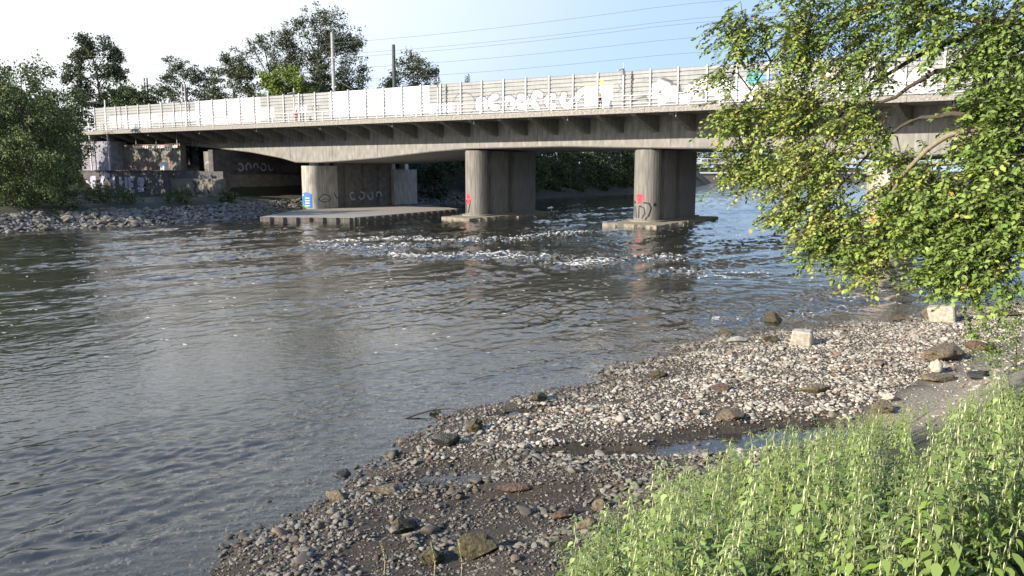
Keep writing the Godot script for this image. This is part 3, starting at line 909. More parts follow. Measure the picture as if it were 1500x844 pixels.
func paint_barrier(s0: float, s1: float) -> ImageTexture:
	var p := Paint.new()
	p.s0 = s0
	p.im = Image.create(int((s1 - s0) * p.k), int(4.1 * p.k), false, Image.FORMAT_RGB8)
	var grey := lin(0.27, 0.275, 0.275)
	p.im.fill(grey)
	# dirt and bleaching along the boards
	var fn := FastNoiseLite.new()
	fn.seed = 77
	fn.frequency = 0.02
	fn.fractal_octaves = 4
	for j in p.im.get_height():
		for i in p.im.get_width():
			var a := 1.0 + 0.10 * fn.get_noise_2d(i * 0.5 + s0 * 30.0, j * 4.0) + 0.07 * fn.get_noise_2d(i * 6.0, j * 1.0 + 300.0)
			p.im.set_pixel(i, j, Color(grey.r * a, grey.g * a, grey.b * a * 0.99))
	var white := lin(0.60, 0.61, 0.62)
	var off := lin(0.46, 0.46, 0.46)
	var ink := lin(0.16, 0.16, 0.17)
	var dim := lin(0.10, 0.10, 0.105)
	# rolled-on white fields with ragged lower edges
	for q: Array in [[-104.0, -89.8, 0.5, 4.05], [-76.5, -59.8, 0.7, 4.05], [-126.0, -104.0, 1.1, 2.5], [-89.8, -87.0, 0.9, 2.4], [-83.0, -80.6, 1.4, 2.4], [-63.8, -56.0, 0.6, 1.7]]:
		p.rect(q[0], q[1], q[2], q[3], white)
		var x: float = q[0]
		while x < q[1]:
			p.rect(x, minf(x + 0.25, q[1]), q[2] - fn.get_noise_1d(x * 60.0) * 0.35, q[2] + 0.1, white)
			x += 0.25
	for q: Array in [[-100.2, -95.6, 0.9, 2.3], [-69.8, -66.6, 1.6, 2.6], [-94.0, -91.5, 0.8, 1.5]]:
		p.rect(q[0], q[1], q[2], q[3], off)
	# tags and colour over the left fields
	for q: Array in [[-113.5, -110.5, 1.9, 2.3, lin(0.62, 0.30, 0.30)], [-118.0, -114.6, 0.5, 1.0, lin(0.42, 0.52, 0.60)], [-122.0, -119.0, 0.5, 1.1, lin(0.50, 0.58, 0.64)], [-126.0, -122.5, 0.6, 1.6, lin(0.62, 0.48, 0.42)], [-36.9, -36.4, 0.6, 3.3, lin(0.70, 0.70, 0.18)], [-39.2, -35.0, 2.75, 2.92, lin(0.66, 0.66, 0.24)]]:
		p.rect(q[0], q[1], q[2], q[3], q[4])
	var r := RandomNumberGenerator.new()
	r.seed = 9
	for k in 46:
		var s := -127.0 + k * 2.05
		if s > -89.0 and s < -77.0: continue
		var h := r.randf_range(0.5, 1.3)
		var l := []
		for e in 6: l.append(Vector2(s + e * 0.28 + r.randf_range(-0.2, 0.2), h + r.randf_range(0.0, 0.7)))
		p.line(l, 0.035, lin(0.3, 0.3, 0.3) if r.randf() < 0.8 else lin(0.5, 0.3, 0.28))
	# ring tag and face outline
	for q: Array in [[-79.0, 1.9, 0.5], [-54.6, 1.5, 1.35]]:
		var l := []
		for e in 17: l.append(Vector2(q[0] + cos(e * TAU / 16.0) * q[2] * 1.2, q[1] + sin(e * TAU / 16.0) * q[2]))
		p.line(l, 0.05, dim)
	for q: Array in [[-55.4, 1.5], [-54.0, 1.6]]: p.dot(q[0], q[1], 0.18, lin(0.5, 0.25, 0.27))
	p.line([Vector2(-55.8, 1.0), Vector2(-55.2, 0.7), Vector2(-54.6, 1.0), Vector2(-54.0, 0.7), Vector2(-53.5, 1.0)], 0.05, lin(0.5, 0.25, 0.27))
	# white letters in the middle
	for i in 9:
		bubble(p, -52.9 + i * 1.9, 0.65, 1.5, 1.5 + 0.25 * sin(i * 2.1), scrawl(800 + i), white, dim)
	p.rect(-38.6, -35.2, 0.5, 2.7, white)
	p.line([Vector2(-39.6, 2.6), Vector2(-39.5, 0.9)], 0.05, dim)
	p.line([Vector2(-34.6, 2.7), Vector2(-34.3, 2.2), Vector2(-34.8, 1.9)], 0.05, dim)
	# small tag above the big piece
	var tagword := ["Z", "A", "S", "O"]
	for i in 4:
		for st: Array in letters[tagword[i]]:
			var l := []
			for q: Vector2 in st: l.append(Vector2(-31.9 + i * 0.42 + q.x * 0.36, 2.95 + q.y * 0.34))
			p.line(l, 0.045, lin(0.2, 0.2, 0.22))
	# the big shaded piece at the right
	for i in 5:
		bubble(p, -30.8 + i * 2.2, 0.7, 1.9, 1.75, scrawl(820 + i), white, lin(0.3, 0.3, 0.31), dim)
	p.line([Vector2(-33.0, 0.9), Vector2(-31.6, 1.3), Vector2(-31.0, 0.7)], 0.14, dim)
	p.dot(-20.4, 2.6, 0.75, lin(0.10, 0.34, 0.38))
	p.rect(-19.6, -17.6, 2.2, 2.8, lin(0.12, 0.25, 0.50))
	for i in 5:
		bubble(p, -16.6 + i * 2.5, 0.6, 1.9, 1.9, scrawl(840 + i), white, dim)
	return ImageTexture.create_from_image(p.im)

func noise_barrier() -> void:
	var t := thing("noise_barrier", "pale ribbed noise barrier with white graffiti along the bridge walkway", "noise barrier", on_bridge(0, DECK, 2.3))
	var post := MB.new()
	post.box(Vector3(0, 2.06, 0.03), Vector3(0.17, 4.16, 0.2))
	post.box(Vector3(0, 0.03, 0.05), Vector3(0.34, 0.04, 0.34))
	var pm := post.mesh()
	var halves := [[-130.0, -58.0], [-58.0, 47.0]]
	for hv: Array in halves:
		var m := StandardMaterial3D.new()
		var s1: float = minf(hv[1], hv[0] + 90.0)
		m.albedo_texture = paint_barrier(hv[0], s1)
		m.roughness = 0.75
		m.texture_repeat = false
		var s: float = hv[0]
		while s < hv[1] - 0.1:
			var b := MB.new()
			var boards := 9
			var bh := 4.0 / boards
			for k in boards:
				var y0 := 0.05 + k * bh
				var y1 := y0 + bh
				var cut := [[y0, -0.09], [y0 + 0.05, -0.09], [y0 + 0.07, 0.0], [y1 - 0.07, 0.0], [y1 - 0.05, -0.09]]
				if k < boards - 1: cut.append([y1, -0.09])
				for e in cut.size() - 1:
					var va := Vector2((s - hv[0]) / (s1 - hv[0]), 1.0 - cut[e][0] / 4.1)
					var vb := Vector2((s + 3.0 - hv[0]) / (s1 - hv[0]), 1.0 - cut[e + 1][0] / 4.1)
					b.quad(Vector3(s, cut[e][0], cut[e][1]), Vector3(s + 3.0, cut[e][0], cut[e][1]), Vector3(s + 3.0, cut[e + 1][0], cut[e + 1][1]), Vector3(s, cut[e + 1][0], cut[e + 1][1]), Vector3(0, cut[e + 1][1] * -0.1, 1), va, Vector2(vb.x, va.y), vb, Vector2(va.x, vb.y))
			b.quad(Vector3(s, 0.05, -0.12), Vector3(s + 3, 0.05, -0.12), Vector3(s + 3, 4.02, -0.12), Vector3(s, 4.02, -0.12), Vector3(0, 0, -1))
			b.quad(Vector3(s, 4.02, -0.12), Vector3(s + 3, 4.02, -0.12), Vector3(s + 3, 4.02, -0.09), Vector3(s, 4.02, -0.09), Vector3.UP)
			obj("panel", b.mesh(), m, t)
			obj("post", pm, M.post, t, Vector3(s, 0, 0))
			s += 3.0
	# kerb the panels stand on
	var k := MB.new()
	k.box(Vector3(-42, 0.0, -0.05), Vector3(178, 0.22, 0.3))
	obj("kerb", k.mesh(), M.beam, t)
	# plain screen along the far edge
	var f := thing("far_noise_barrier", "plain noise barrier hidden along the far edge of the bridge", "noise barrier", on_bridge(0, DECK, 30.4))
	var b := MB.new()
	b.box(Vector3(-42, 1.4, 0), Vector3(176, 2.9, 0.14))
	obj("panel", b.mesh(), M.post, f)

func lamps() -> void:
	var said := ["walkway lamp on thin pole nearest the left end of the bridge", "walkway lamp on thin pole above the person in red", "walkway lamp on thin pole right of the large white painted field", "walkway lamp on thin pole right of the person in black", "walkway lamp on thin pole behind the hanging branches"]
	var at := [-105.9, -81.9, -57.7, -33.6, -9.5]
	for i in 5:
		var t := thing("walkway_lamp", said[i], "lamp post", on_bridge(at[i], DECK, 1.25), "lamp posts along the bridge walkway")
		var p := MB.new()
		p.tube(PackedVector3Array([Vector3(0, 0, 0), Vector3(0, 2.0, 0), Vector3(0, 4.1, 0), Vector3(0, 4.75, 0)]), PackedFloat32Array([0.11, 0.10, 0.09, 0.03]), 8)
		obj("pole", p.mesh(), M.galv, t)
		var b := MB.new()
		b.box(Vector3(0, 0.02, 0), Vector3(0.34, 0.05, 0.34))
		obj("base_plate", b.mesh(), M.galv, t)
		var h := MB.new()
		h.box(Vector3(-0.18, 4.05, 0.42), Vector3(0.26, 0.13, 0.85), Basis(Vector3.UP, -0.4) * Basis(Vector3.RIGHT, 0.28))
		var head := obj("lamp_head", h.mesh(), M.galv, t)
		var gl := MB.new()
		gl.box(Vector3(-0.2, 3.965, 0.45), Vector3(0.2, 0.03, 0.6), Basis(Vector3.UP, -0.4) * Basis(Vector3.RIGHT, 0.28))
		obj("lens", gl.mesh(), M.white_paint, head)

# flat strokes laid on a surface; f maps (across, up) to a point just off it
func ribbon(b: MB, pts: Array, r: float, f: Callable, out: Vector3) -> void:
	var l: Array[Vector2] = []
	for i in pts.size() - 1:
		var a: Vector2 = pts[i]
		var c: Vector2 = pts[i + 1]
		for e in 3: l.append(a.lerp(c, e / 3.0))
	l.append(pts[-1])
	var le := []
	for i in l.size():
		var d := (l[mini(i + 1, l.size() - 1)] - l[maxi(i - 1, 0)]).normalized()
		var nn := Vector2(-d.y, d.x) * r
		le.append([f.call(l[i] + nn), f.call(l[i] - nn)])
	for i in l.size() - 1:
		b.quad(le[i][0], le[i][1], le[i + 1][1], le[i + 1][0], out)

func blot(b: MB, m: Vector2, rx: float, ry: float, f: Callable, out: Vector3, wob := 0.15) -> void:
	var ring := []
	for e in 24:
		var k := 1.0 + wob * sin(e * 0.8) + wob * 0.7 * cos(e * 1.9 + m.x) + wob * 0.4 * sin(e * 3.7)
		ring.append(m + Vector2(cos(e * TAU / 24.0) * rx, sin(e * TAU / 24.0) * ry) * k)
	for e in 24:
		b.tri(f.call(m), f.call(ring[e]), f.call(ring[(e + 1) % 24]), out)

func nose_plan(half: float, back: float, segs := 14) -> PackedVector2Array:
	# rounded front at z = +half, straight sides back to z = -back
	var poly := PackedVector2Array()
	poly.append(Vector2(-half, -back))
	for k in segs + 1:
		var a := PI - PI * k / segs
		poly.append(Vector2(cos(a) * half, sin(a) * half))
	poly.append(Vector2(half, -back))
	return poly

func rough_slab(poly: PackedVector2Array, y0: float, y1: float, seed_: int) -> ArrayMesh:
	# a broken concrete slab: finely divided outline, jagged edge
	var r := RandomNumberGenerator.new()
	r.seed = seed_
	var fineo := PackedVector2Array()
	for i in poly.size():
		var a := poly[i]
		var b := poly[(i + 1) % poly.size()]
		var n := maxi(1, int(a.distance_to(b) / 0.45))
		for e in n:
			var p := a.lerp(b, float(e) / n)
			fineo.append(p + Vector2(r.randf_range(-0.3, 0.3), r.randf_range(-0.3, 0.3)))
	var b2 := MB.new()
	b2.slab(fineo, y0, y1)
	# broken lumps on the rim
	for k in fineo.size():
		if r.randf() < 0.45:
			var c := Vector3(fineo[k].x, y0 + (y1 - y0) * r.randf_range(0.2, 0.8), fineo[k].y)
			b2.box(c, Vector3(r.randf_range(0.3, 0.6), r.randf_range(0.2, 0.4), r.randf_range(0.3, 0.6)), Basis(Vector3.UP, r.randf() * 3.0) * Basis(Vector3.RIGHT, r.randf_range(-0.4, 0.4)))
	return b2.mesh()

func piers() -> void:
	# two slim wall piers standing in the river
	var two := [[-32.7, "grooved concrete pier with red blot and black lettering on rounded nose, right of midstream", 8.3, [Vector2(-3.0, 5.0), Vector2(0.6, 5.6), Vector2(3.6, 6.4), Vector2(4.0, -13.5), Vector2(-2.4, -13.5)]], [-55.65, "grooved concrete pier with red and black graffiti standing in midstream", 8.5, [Vector2(-2.4, 4.6), Vector2(0.8, 5.4), Vector2(3.0, 6.4), Vector2(3.8, -13.5), Vector2(-2.4, -13.5)]]]
	for i in 2:
		var q: Array = two[i]
		var t := thing("bridge_pier", q[1], "pier", on_bridge(q[0], 0.0, 6.7), "piers of the motorway bridge")
		var half := 1.5
		var p := MB.new()
		var plan := PackedVector2Array()
		var left := [[-12.4, 0.0], [-6.7, 0.0], [-6.7, 0.7], [-5.0, 0.7], [-5.0, 0.0], [-1.55, 0.0], [-1.55, 0.7], [0.0, 0.7]]
		plan.append(Vector2(-half, -12.4))
		for e in 17:
			var a := PI - PI * e / 16
			plan.append(Vector2(cos(a) * half, 0.06 + sin(a) * half))
		for e in range(left.size() - 1, -1, -1): plan.append(Vector2(half - left[e][1], left[e][0]))
		p.slab(plan, 0.2, q[2], 1, 17)
		obj("column", p.mesh(), M.pier, t)
		# board marks down the rounded nose
		for e in range(1, 8):
			var a := PI * e / 8.0
			var br := MB.new()
			br.box(Vector3(cos(a) * (half + 0.004), 4.4, 0.06 + sin(a) * (half + 0.004)), Vector3(0.035, 7.4, 0.02), Basis(Vector3.UP, PI * 0.5 - a))
			obj("board_mark", br.mesh(), M.concrete, t)
		var poly := PackedVector2Array(q[3])
		obj("footing", rough_slab(poly, -0.9, 0.34, 60 + i), M.footing, t)
		var cap := MB.new()
		cap.slab(nose_plan(half + 0.5, 12.6), 0.3, 0.52)
		obj("plinth", cap.mesh(), M.footing, t)
		var f := func(c: Vector2) -> Vector3: return Vector3(sin(c.x / half) * (half + 0.012), c.y, 0.06 + cos(c.x / half) * (half + 0.012))
		var fk := func(c: Vector2) -> Vector3: return Vector3(sin(c.x / half) * (half + 0.016), c.y, 0.06 + cos(c.x / half) * (half + 0.016))
		var red := MB.new()
		var blk := MB.new()
		if i == 0:
			blot(red, Vector2(-0.35, 2.95), 0.5, 0.55, fk, Vector3(0, 0, 1))
			for l in [[Vector2(-1.3, 2.6), Vector2(-1.5, 2.2), Vector2(-1.15, 0.9)], [Vector2(-0.95, 2.1), Vector2(-0.8, 0.8)], [Vector2(-0.45, 0.75), Vector2(-0.4, 2.15), Vector2(0.2, 1.9), Vector2(0.3, 1.3), Vector2(-0.05, 0.7)], [Vector2(0.1, 2.5), Vector2(0.75, 2.4), Vector2(1.0, 1.9), Vector2(0.75, 1.1), Vector2(0.35, 0.6)], [Vector2(-1.3, 2.7), Vector2(-0.9, 2.4)], [Vector2(1.35, 2.5), Vector2(1.55, 2.3), Vector2(1.4, 2.1), Vector2(1.3, 2.35)]]:
				blk = MB.new()
				ribbon(blk, l, 0.085, f, Vector3(0, 0, 1))
				obj("graffiti_stroke", blk.mesh(), M.black_paint, t)
		else:
			blot(red, Vector2(-0.5, 2.35), 0.62, 0.48, fk, Vector3(0, 0, 1), 0.25)
			blot(red, Vector2(-0.45, 2.9), 0.25, 0.25, fk, Vector3(0, 0, 1))
			for l in [[Vector2(-0.95, 2.3), Vector2(-0.85, 0.8), Vector2(-0.6, 0.75)], [Vector2(-0.05, 2.3), Vector2(-0.3, 1.2), Vector2(-0.4, 0.7)], [Vector2(-1.0, 2.3), Vector2(-0.5, 2.1), Vector2(0.0, 2.35)]]:
				blk = MB.new()
				ribbon(blk, l, 0.1, f, Vector3(0, 0, 1))
				obj("graffiti_stroke", blk.mesh(), M.black_paint, t)
		obj("graffiti_blot", red.mesh(), M.red_paint, t)
	# two broad piers on sheet-pile islands
	for i in 2:
		var sc: float = [-84.3, -8.5][i]
		var t := thing("bridge_pier", ["broad pale pier with blue graffiti on a sheet pile island near the left bank", "broad pale pier on a sheet pile island half hidden by the hanging branches"][i], "pier", on_bridge(sc, 0.5, 6.7), "piers of the motorway bridge")
		var p := MB.new()
		p.slab(nose_plan(1.65, 3.2, 18), 0.0, 6.2, 1, 19)
		obj("nose_block", p.mesh(), M.pale_pier, t)
		var wl := MB.new()
		wl.box(Vector3(0, 3.4, -9.75), Vector3(2.0, 6.8, 13.1))
		obj("pier_wall", wl.mesh(), M.old, t)
		for z in [-6.2, -10.4, -14.0]:
			var rb := MB.new()
			rb.box(Vector3(1.1, 3.2, z), Vector3(0.3, 6.4, 1.9))
			obj("pilaster", rb.mesh(), M.old, t)
		var rr := MB.new()
		rr.slab(PackedVector2Array([Vector2(-1.65, -16.3), Vector2(1.65, -16.3), Vector2(1.65, -22.3), Vector2(-1.65, -22.3)]), 0.0, 5.7)
		obj("rear_block", rr.mesh(), M.pale_pier, t)
		for z in [-0.2, -2.4, -17.6, -21.0]:
			var br := MB.new()
			br.box(Vector3(0, 6.42 if z > -5 else 6.15, z), Vector3(1.1, 0.46 if z > -5 else 0.95, 0.9))
			obj("bearing", br.mesh(), M.galv, t)
		if i == 0:
			var f := func(c: Vector2) -> Vector3:
				if c.x < 2.6: return Vector3(sin(c.x / 1.65) * 1.665, c.y, cos(c.x / 1.65) * 1.665)
				return Vector3(1.665, c.y, -(c.x - 2.6))
			var f2 := func(c: Vector2) -> Vector3:
				if c.x < 2.6: return Vector3(sin(c.x / 1.65) * 1.67, c.y, cos(c.x / 1.65) * 1.67)
				return Vector3(1.67, c.y, -(c.x - 2.6))
			var blue := MB.new()
			for k in 7: ribbon(blue, [Vector2(-0.75 + k * 0.27, 0.15), Vector2(-0.75 + k * 0.27, 2.1 + 0.35 * sin(k * 0.5))], 0.14, f, Vector3(0.3, 0, 1))
			obj("graffiti_figure", blue.mesh(), M.blue_paint, t)
			var wh := MB.new()
			for k in 4:
				var bar := MB.new()
				ribbon(bar, [Vector2(-0.1, 0.5 + k * 0.36), Vector2(0.65, 0.5 + k * 0.36)], 0.06, f2, Vector3(0.3, 0, 1))
				obj("graffiti_stripe", bar.mesh(), M.white_paint, t)
			blot(wh, Vector2(-0.6, 2.0), 0.16, 0.1, f2, Vector3(0, 0, 1))
			obj("graffiti_spot", wh.mesh(), M.white_paint, t)
			var gr := MB.new()
			ribbon(gr, [Vector2(-1.4, 1.5), Vector2(-0.9, 1.0), Vector2(-0.4, 0.35), Vector2(0.3, 0.2)], 0.16, f2, Vector3(0, 0, 1))
			obj("graffiti_stroke", gr.mesh(), M.green_paint, t)
			var bk := MB.new()
			ribbon(bk, [Vector2(1.9, 1.4), Vector2(2.5, 2.0), Vector2(3.2, 2.1), Vector2(4.0, 1.8), Vector2(4.4, 1.5), Vector2(3.9, 1.1), Vector2(3.1, 0.95), Vector2(2.4, 1.1), Vector2(1.9, 1.4)], 0.06, f, Vector3(1, 0, 0.4))
			ribbon(bk, [Vector2(2.6, 1.3), Vector2(3.2, 1.5), Vector2(3.8, 1.3)], 0.04, f, Vector3(1, 0, 0.4))
			obj("graffiti_eye", bk.mesh(), M.black_paint, t)
			bk = MB.new()
			ribbon(bk, [Vector2(5.0, 2.3), Vector2(5.3, 1.8), Vector2(5.7, 1.4)], 0.09, f, Vector3(1, 0, 0.4))
			obj("graffiti_stroke", bk.mesh(), M.black_paint, t)
			var lt := MB.new()
			var fw := func(c: Vector2) -> Vector3: return Vector3(1.262, c.y, -c.x)
			for k in 4:
				for st: Array in scrawl(860 + k):
					var l := []
					for v: Vector2 in st: l.append(Vector2(6.1 + k * 2.0 + v.x * 1.6, 1.0 + v.y * 1.3))
					lt = MB.new()
					ribbon(lt, l, 0.13, fw, Vector3(1, 0, 0))
					obj("graffiti_letter", lt.mesh(), M.lilac_paint, t)
		else:
			var og := MB.new()
			var fo := func(c: Vector2) -> Vector3: return Vector3(sin(c.x / 1.65) * 1.666, c.y, cos(c.x / 1.65) * 1.666)
			for k in 4: ribbon(og, [Vector2(-0.9 + k * 0.4, 0.3), Vector2(-0.7 + k * 0.4, 1.4 + 0.3 * sin(k * 2.0))], 0.15, fo, Vector3(0, 0, 1))
			obj("graffiti_strokes", og.mesh(), M.orange_paint, t)
	# the islands: capped sheet piling round a concrete top
	var isles := [["concrete topped sheet pile island under the pier with blue graffiti", [Vector2(-30.0, -94.5), Vector2(-18.6, -93.0), Vector2(-7.8, -114.0), Vector2(-13.5, -128.0), Vector2(-25.5, -124.0), Vector2(-30.2, -110.0)]], ["concrete topped sheet pile island below the hanging branches at the right", [Vector2(23.3, -66.0), Vector2(33.2, -62.8), Vector2(47.0, -78.0), Vector2(45.0, -92.0), Vector2(36.0, -90.0), Vector2(27.0, -74.0)]]]
	for q: Array in isles:
		var poly := PackedVector2Array(q[1])
		var c := Vector2.ZERO
		for p in poly: c += p / poly.size()
		var t := thing("pier_island", q[0], "island", Transform3D(Basis.IDENTITY, Vector3(c.x, 0, c.y)), "sheet pile islands of the bridge piers")
		var rel := PackedVector2Array()
		for p in poly: rel.append(p - c)
		var top := MB.new()
		top.slab(rel, -1.0, 0.54)
		obj("concrete_top", top.mesh(), M.beam if q[1][0].x < 0 else M.footing, t)
		# folded sheet piles round the edge
		for i in rel.size():
			var a := rel[i]
			var b := rel[(i + 1) % rel.size()]
			var e := (b - a).normalized()
			var o := Vector2(e.y, -e.x)
			if o.dot((a + b) * 0.5) < 0.0: o = -o
			var n := int(a.distance_to(b) / 1.5)
			for k in n:
				var p0 := a.lerp(b, float(k) / n)
				var L := a.distance_to(b) / n
				var pl := MB.new()
				var sec := [[0.0, 0.08], [0.14, 0.08], [0.3, 0.42], [0.7, 0.42], [0.86, 0.08], [1.0, 0.08]]
				for z in sec.size() - 1:
					var u: Vector2 = p0 + e * L * sec[z][0] + o * sec[z][1]
					var w: Vector2 = p0 + e * L * sec[z + 1][0] + o * sec[z + 1][1]
					pl.quad(Vector3(u.x, -0.9, u.y), Vector3(w.x, -0.9, w.y), Vector3(w.x, 0.50, w.y), Vector3(u.x, 0.50, u.y), Vector3(o.x, 0, o.y))
					var ui: Vector2 = u - o * 0.4
					var wi: Vector2 = w - o * 0.4
					pl.quad(Vector3(u.x, 0.50, u.y), Vector3(w.x, 0.50, w.y), Vector3(wi.x, 0.50, wi.y), Vector3(ui.x, 0.50, ui.y), Vector3.UP)
				obj("sheet_pile", pl.mesh(), M.sheet_pile, t)

func left_bank_walls() -> void:
	# lower retaining wall with big pale lettering
	var t := thing("retaining_wall", "dark retaining wall with large pale bubble graffiti under the left end of the bridge", "wall", on_bridge(-121.0, 0.0, 0.4))
	var b := MB.new()
	b.box(Vector3(0, 3.5, -0.5), Vector3(24.0, 5.0, 1.0))
	obj("wall_face", b.mesh(), M.wall, t)
	var cp := MB.new()
	cp.box(Vector3(0, 6.04, -0.45), Vector3(24.2, 0.12, 1.2))
	obj("coping", cp.mesh(), M.old, t)
	var f := func(c: Vector2) -> Vector3: return Vector3(c.x, c.y, 0.012)
	var f2 := func(c: Vector2) -> Vector3: return Vector3(c.x, c.y, 0.018)
	var fill := MB.new()
	var edge := MB.new()
	var x := -10.6
	for q: Array in [["O", 1.5, 2.5, 1.7], ["F", 1.9, 2.6, 2.3], ["C", 3.0, 2.7, 2.8], ["L", 1.5, 2.5, 2.7], ["U", 2.0, 2.5, 2.5], ["E", 1.7, 2.5, 2.4], ["S", 2.4, 2.9, 1.8]]:
		for st: Array in letters[q[0]]:
			var l := []
			for v: Vector2 in st: l.append(Vector2(x + v.x * float(q[1]), q[2] + v.y * float(q[3])))
			ribbon(edge, l, 0.47, f, Vector3(0, 0, 1))
			ribbon(fill, l, 0.37, f2, Vector3(0, 0, 1))
		obj("graffiti_outline", edge.mesh(), M.black_paint, t)
		obj("graffiti_letter", fill.mesh(), M.lilac_paint, t)
		fill = MB.new()
		edge = MB.new()
		x += float(q[1]) + (1.1 if q[0] == "F" else 0.4)
	# pale concrete wall carrying on towards the river
	var t2 := thing("river_wall", "stained grey concrete wall right of the graffiti retaining wall", "wall", on_bridge(-103.2, 0.0, 0.9))
	var b2 := MB.new()
	b2.box(Vector3(0, 3.0, -0.5), Vector3(11.6, 3.6, 1.0))
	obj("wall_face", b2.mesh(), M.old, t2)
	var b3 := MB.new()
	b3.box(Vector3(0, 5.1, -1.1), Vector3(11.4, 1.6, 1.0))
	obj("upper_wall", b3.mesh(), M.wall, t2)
	var gf := MB.new()
	for l in [[Vector2(-0.5, 4.4), Vector2(0.3, 3.9), Vector2(-0.2, 3.2), Vector2(0.2, 2.4)], [Vector2(0.3, 3.9), Vector2(1.0, 4.3)], [Vector2(2.6, 3.4), Vector2(3.2, 2.6)]]:
		ribbon(gf, l, 0.2, f, Vector3(0, 0, 1))
	obj("graffiti_strokes", gf.mesh(), M.black_paint, t2)
	# abutment: side wall with a dark opening, pillar, end wall facing the river
	var a := thing("bridge_abutment", "grey concrete abutment with dark opening under the left end of the bridge", "abutment", on_bridge(-116.0, 6.0, 3.0))
	var side := MB.new()
	side.box(Vector3(-0.6, 2.1, -0.5), Vector3(15.0, 4.2, 1.0))
	obj("side_wall", side.mesh(), M.concrete, a)
	var cor := MB.new()
	cor.box(Vector3(-12.3, 2.35, 0.6), Vector3(8.4, 4.9, 3.0))
	obj("corner_block", cor.mesh(), M.lilac, a)
	var pil := MB.new()
	pil.box(Vector3(14.0, 1.4, -0.5), Vector3(2.6, 3.0, 1.4))
	obj("pillar", pil.mesh(), M.concrete, a)
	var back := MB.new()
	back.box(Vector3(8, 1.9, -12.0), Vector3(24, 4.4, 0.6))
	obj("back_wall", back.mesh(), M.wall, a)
	var dull := MB.new()
	for k in 8:
		for st: Array in scrawl(870 + k):
			var l := []
			for v: Vector2 in st: l.append(Vector2(-7.3 + k * 1.55 + v.x * 1.25, 0.35 + v.y * 1.1))
			ribbon(dull, l, 0.12, f, Vector3(0, 0, 1))
	obj("graffiti_lettering", dull.mesh(), M.dull_red_paint, a)
	var grey := MB.new()
	for k in 6:
		for st: Array in scrawl(880 + k):
			var l := []
			for v: Vector2 in st: l.append(Vector2(-5.6 + k * 1.6 + v.x * 1.3, 1.65 + v.y * 0.8))
			ribbon(grey, l, 0.07, f, Vector3(0, 0, 1))
	obj("graffiti_tag", grey.mesh(), M.black_paint, a)
	var pg := MB.new()
	var fp := func(c: Vector2) -> Vector3: return Vector3(c.x, c.y, 0.21)
	ribbon(pg, [Vector2(13.0, 1.0), Vector2(13.6, 1.4), Vector2(14.1, 0.9), Vector2(14.6, 1.5), Vector2(15.0, 1.0)], 0.08, fp, Vector3(0, 0, 1))
	obj("graffiti_scrawl", pg.mesh(), M.lilac_paint, a)
	# end wall
	var w := thing("abutment_wall", "stained abutment wall facing the river with faded pale graffiti behind the left pier", "wall", on_bridge(-98.6, 0.0, 1.6))
	var e := MB.new()
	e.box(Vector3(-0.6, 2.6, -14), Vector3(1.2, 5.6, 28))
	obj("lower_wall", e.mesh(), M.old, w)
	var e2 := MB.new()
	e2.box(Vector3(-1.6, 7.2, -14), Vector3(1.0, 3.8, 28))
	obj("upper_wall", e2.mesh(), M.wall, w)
	var lg := MB.new()
	var fe := func(c: Vector2) -> Vector3: return Vector3(-1.088, c.y, -c.x)
	for k in 5:
		for st: Array in scrawl(890 + k):
			var l := []
			for v: Vector2 in st: l.append(Vector2(4.5 + k * 1.5 + v.x * 1.2, 5.9 + v.y * 1.3))
			ribbon(lg, l, 0.11, fe, Vector3(1, 0, 0))
	obj("graffiti_lettering", lg.mesh(), M.lilac_paint, w)
	# white box on the wall, the toothed strip under the deck, two tall pale poles and one more behind the willow
	var bx := MB.new()
	bx.box(Vector3(0, 0.55, 0), Vector3(1.0, 1.1, 0.7))
	bx.box(Vector3(0, 1.13, 0), Vector3(1.1, 0.06, 0.8))
	var bo := obj("white_cabinet", bx.mesh(), M.white_paint)
	bo.transform = on_bridge(-110.3, 6.1, 0.9)
	tag(bo, "small white cabinet standing on the dark retaining wall", "cabinet")
	var st2 := thing("toothed_strip", "row of short white battens hung under the deck at the abutment", "batten row", on_bridge(-114.0, 9.75, 2.3))
	var bar := MB.new()
	bar.box(Vector3(0, 0.28, 0), Vector3(11.0, 0.12, 0.12))
	obj("bar", bar.mesh(), M.dull_red_paint, st2)
	var bt := MB.new()
	bt.box(Vector3(0, 0, 0), Vector3(0.2, 0.42, 0.06))
	var btm := bt.mesh()
	for k in 24: obj("batten", btm, M.white_paint, st2, Vector3(-5.3 + k * 0.46, 0, 0.1))
	var hang := MB.new()
	for xx in [-5.2, 0.0, 5.2]: hang.box(Vector3(xx, 1.2, 0), Vector3(0.06, 1.8, 0.06))
	obj("hanger", hang.mesh(), M.galv, st2)
	for q: Array in [[-128.7, -0.6, 6.05, 8.6, "pale thin pole standing on the retaining wall at the left end of the bridge"], [-123.7, -0.6, 6.05, 11.3, "taller pale thin pole in front of the lilac corner of the abutment"], [-139.5, -4.0, 3.4, 9.5, "pale thin pole behind the willow crown"]]:
		var pm := MB.new()
		pm.tube(PackedVector3Array([Vector3.ZERO, Vector3(0, float(q[3]) * 0.5, 0), Vector3(0, q[3], 0)]), PackedFloat32Array([0.13, 0.12, 0.10]), 8)
		var po := obj("pale_pole", pm.mesh(), M.pale_pole)
		po.transform = on_bridge(q[0], q[2] if q[1] > -2 else 3.0, q[1] + 0.9)
		tag(po, q[4], "pole", "pale poles at the left bank")

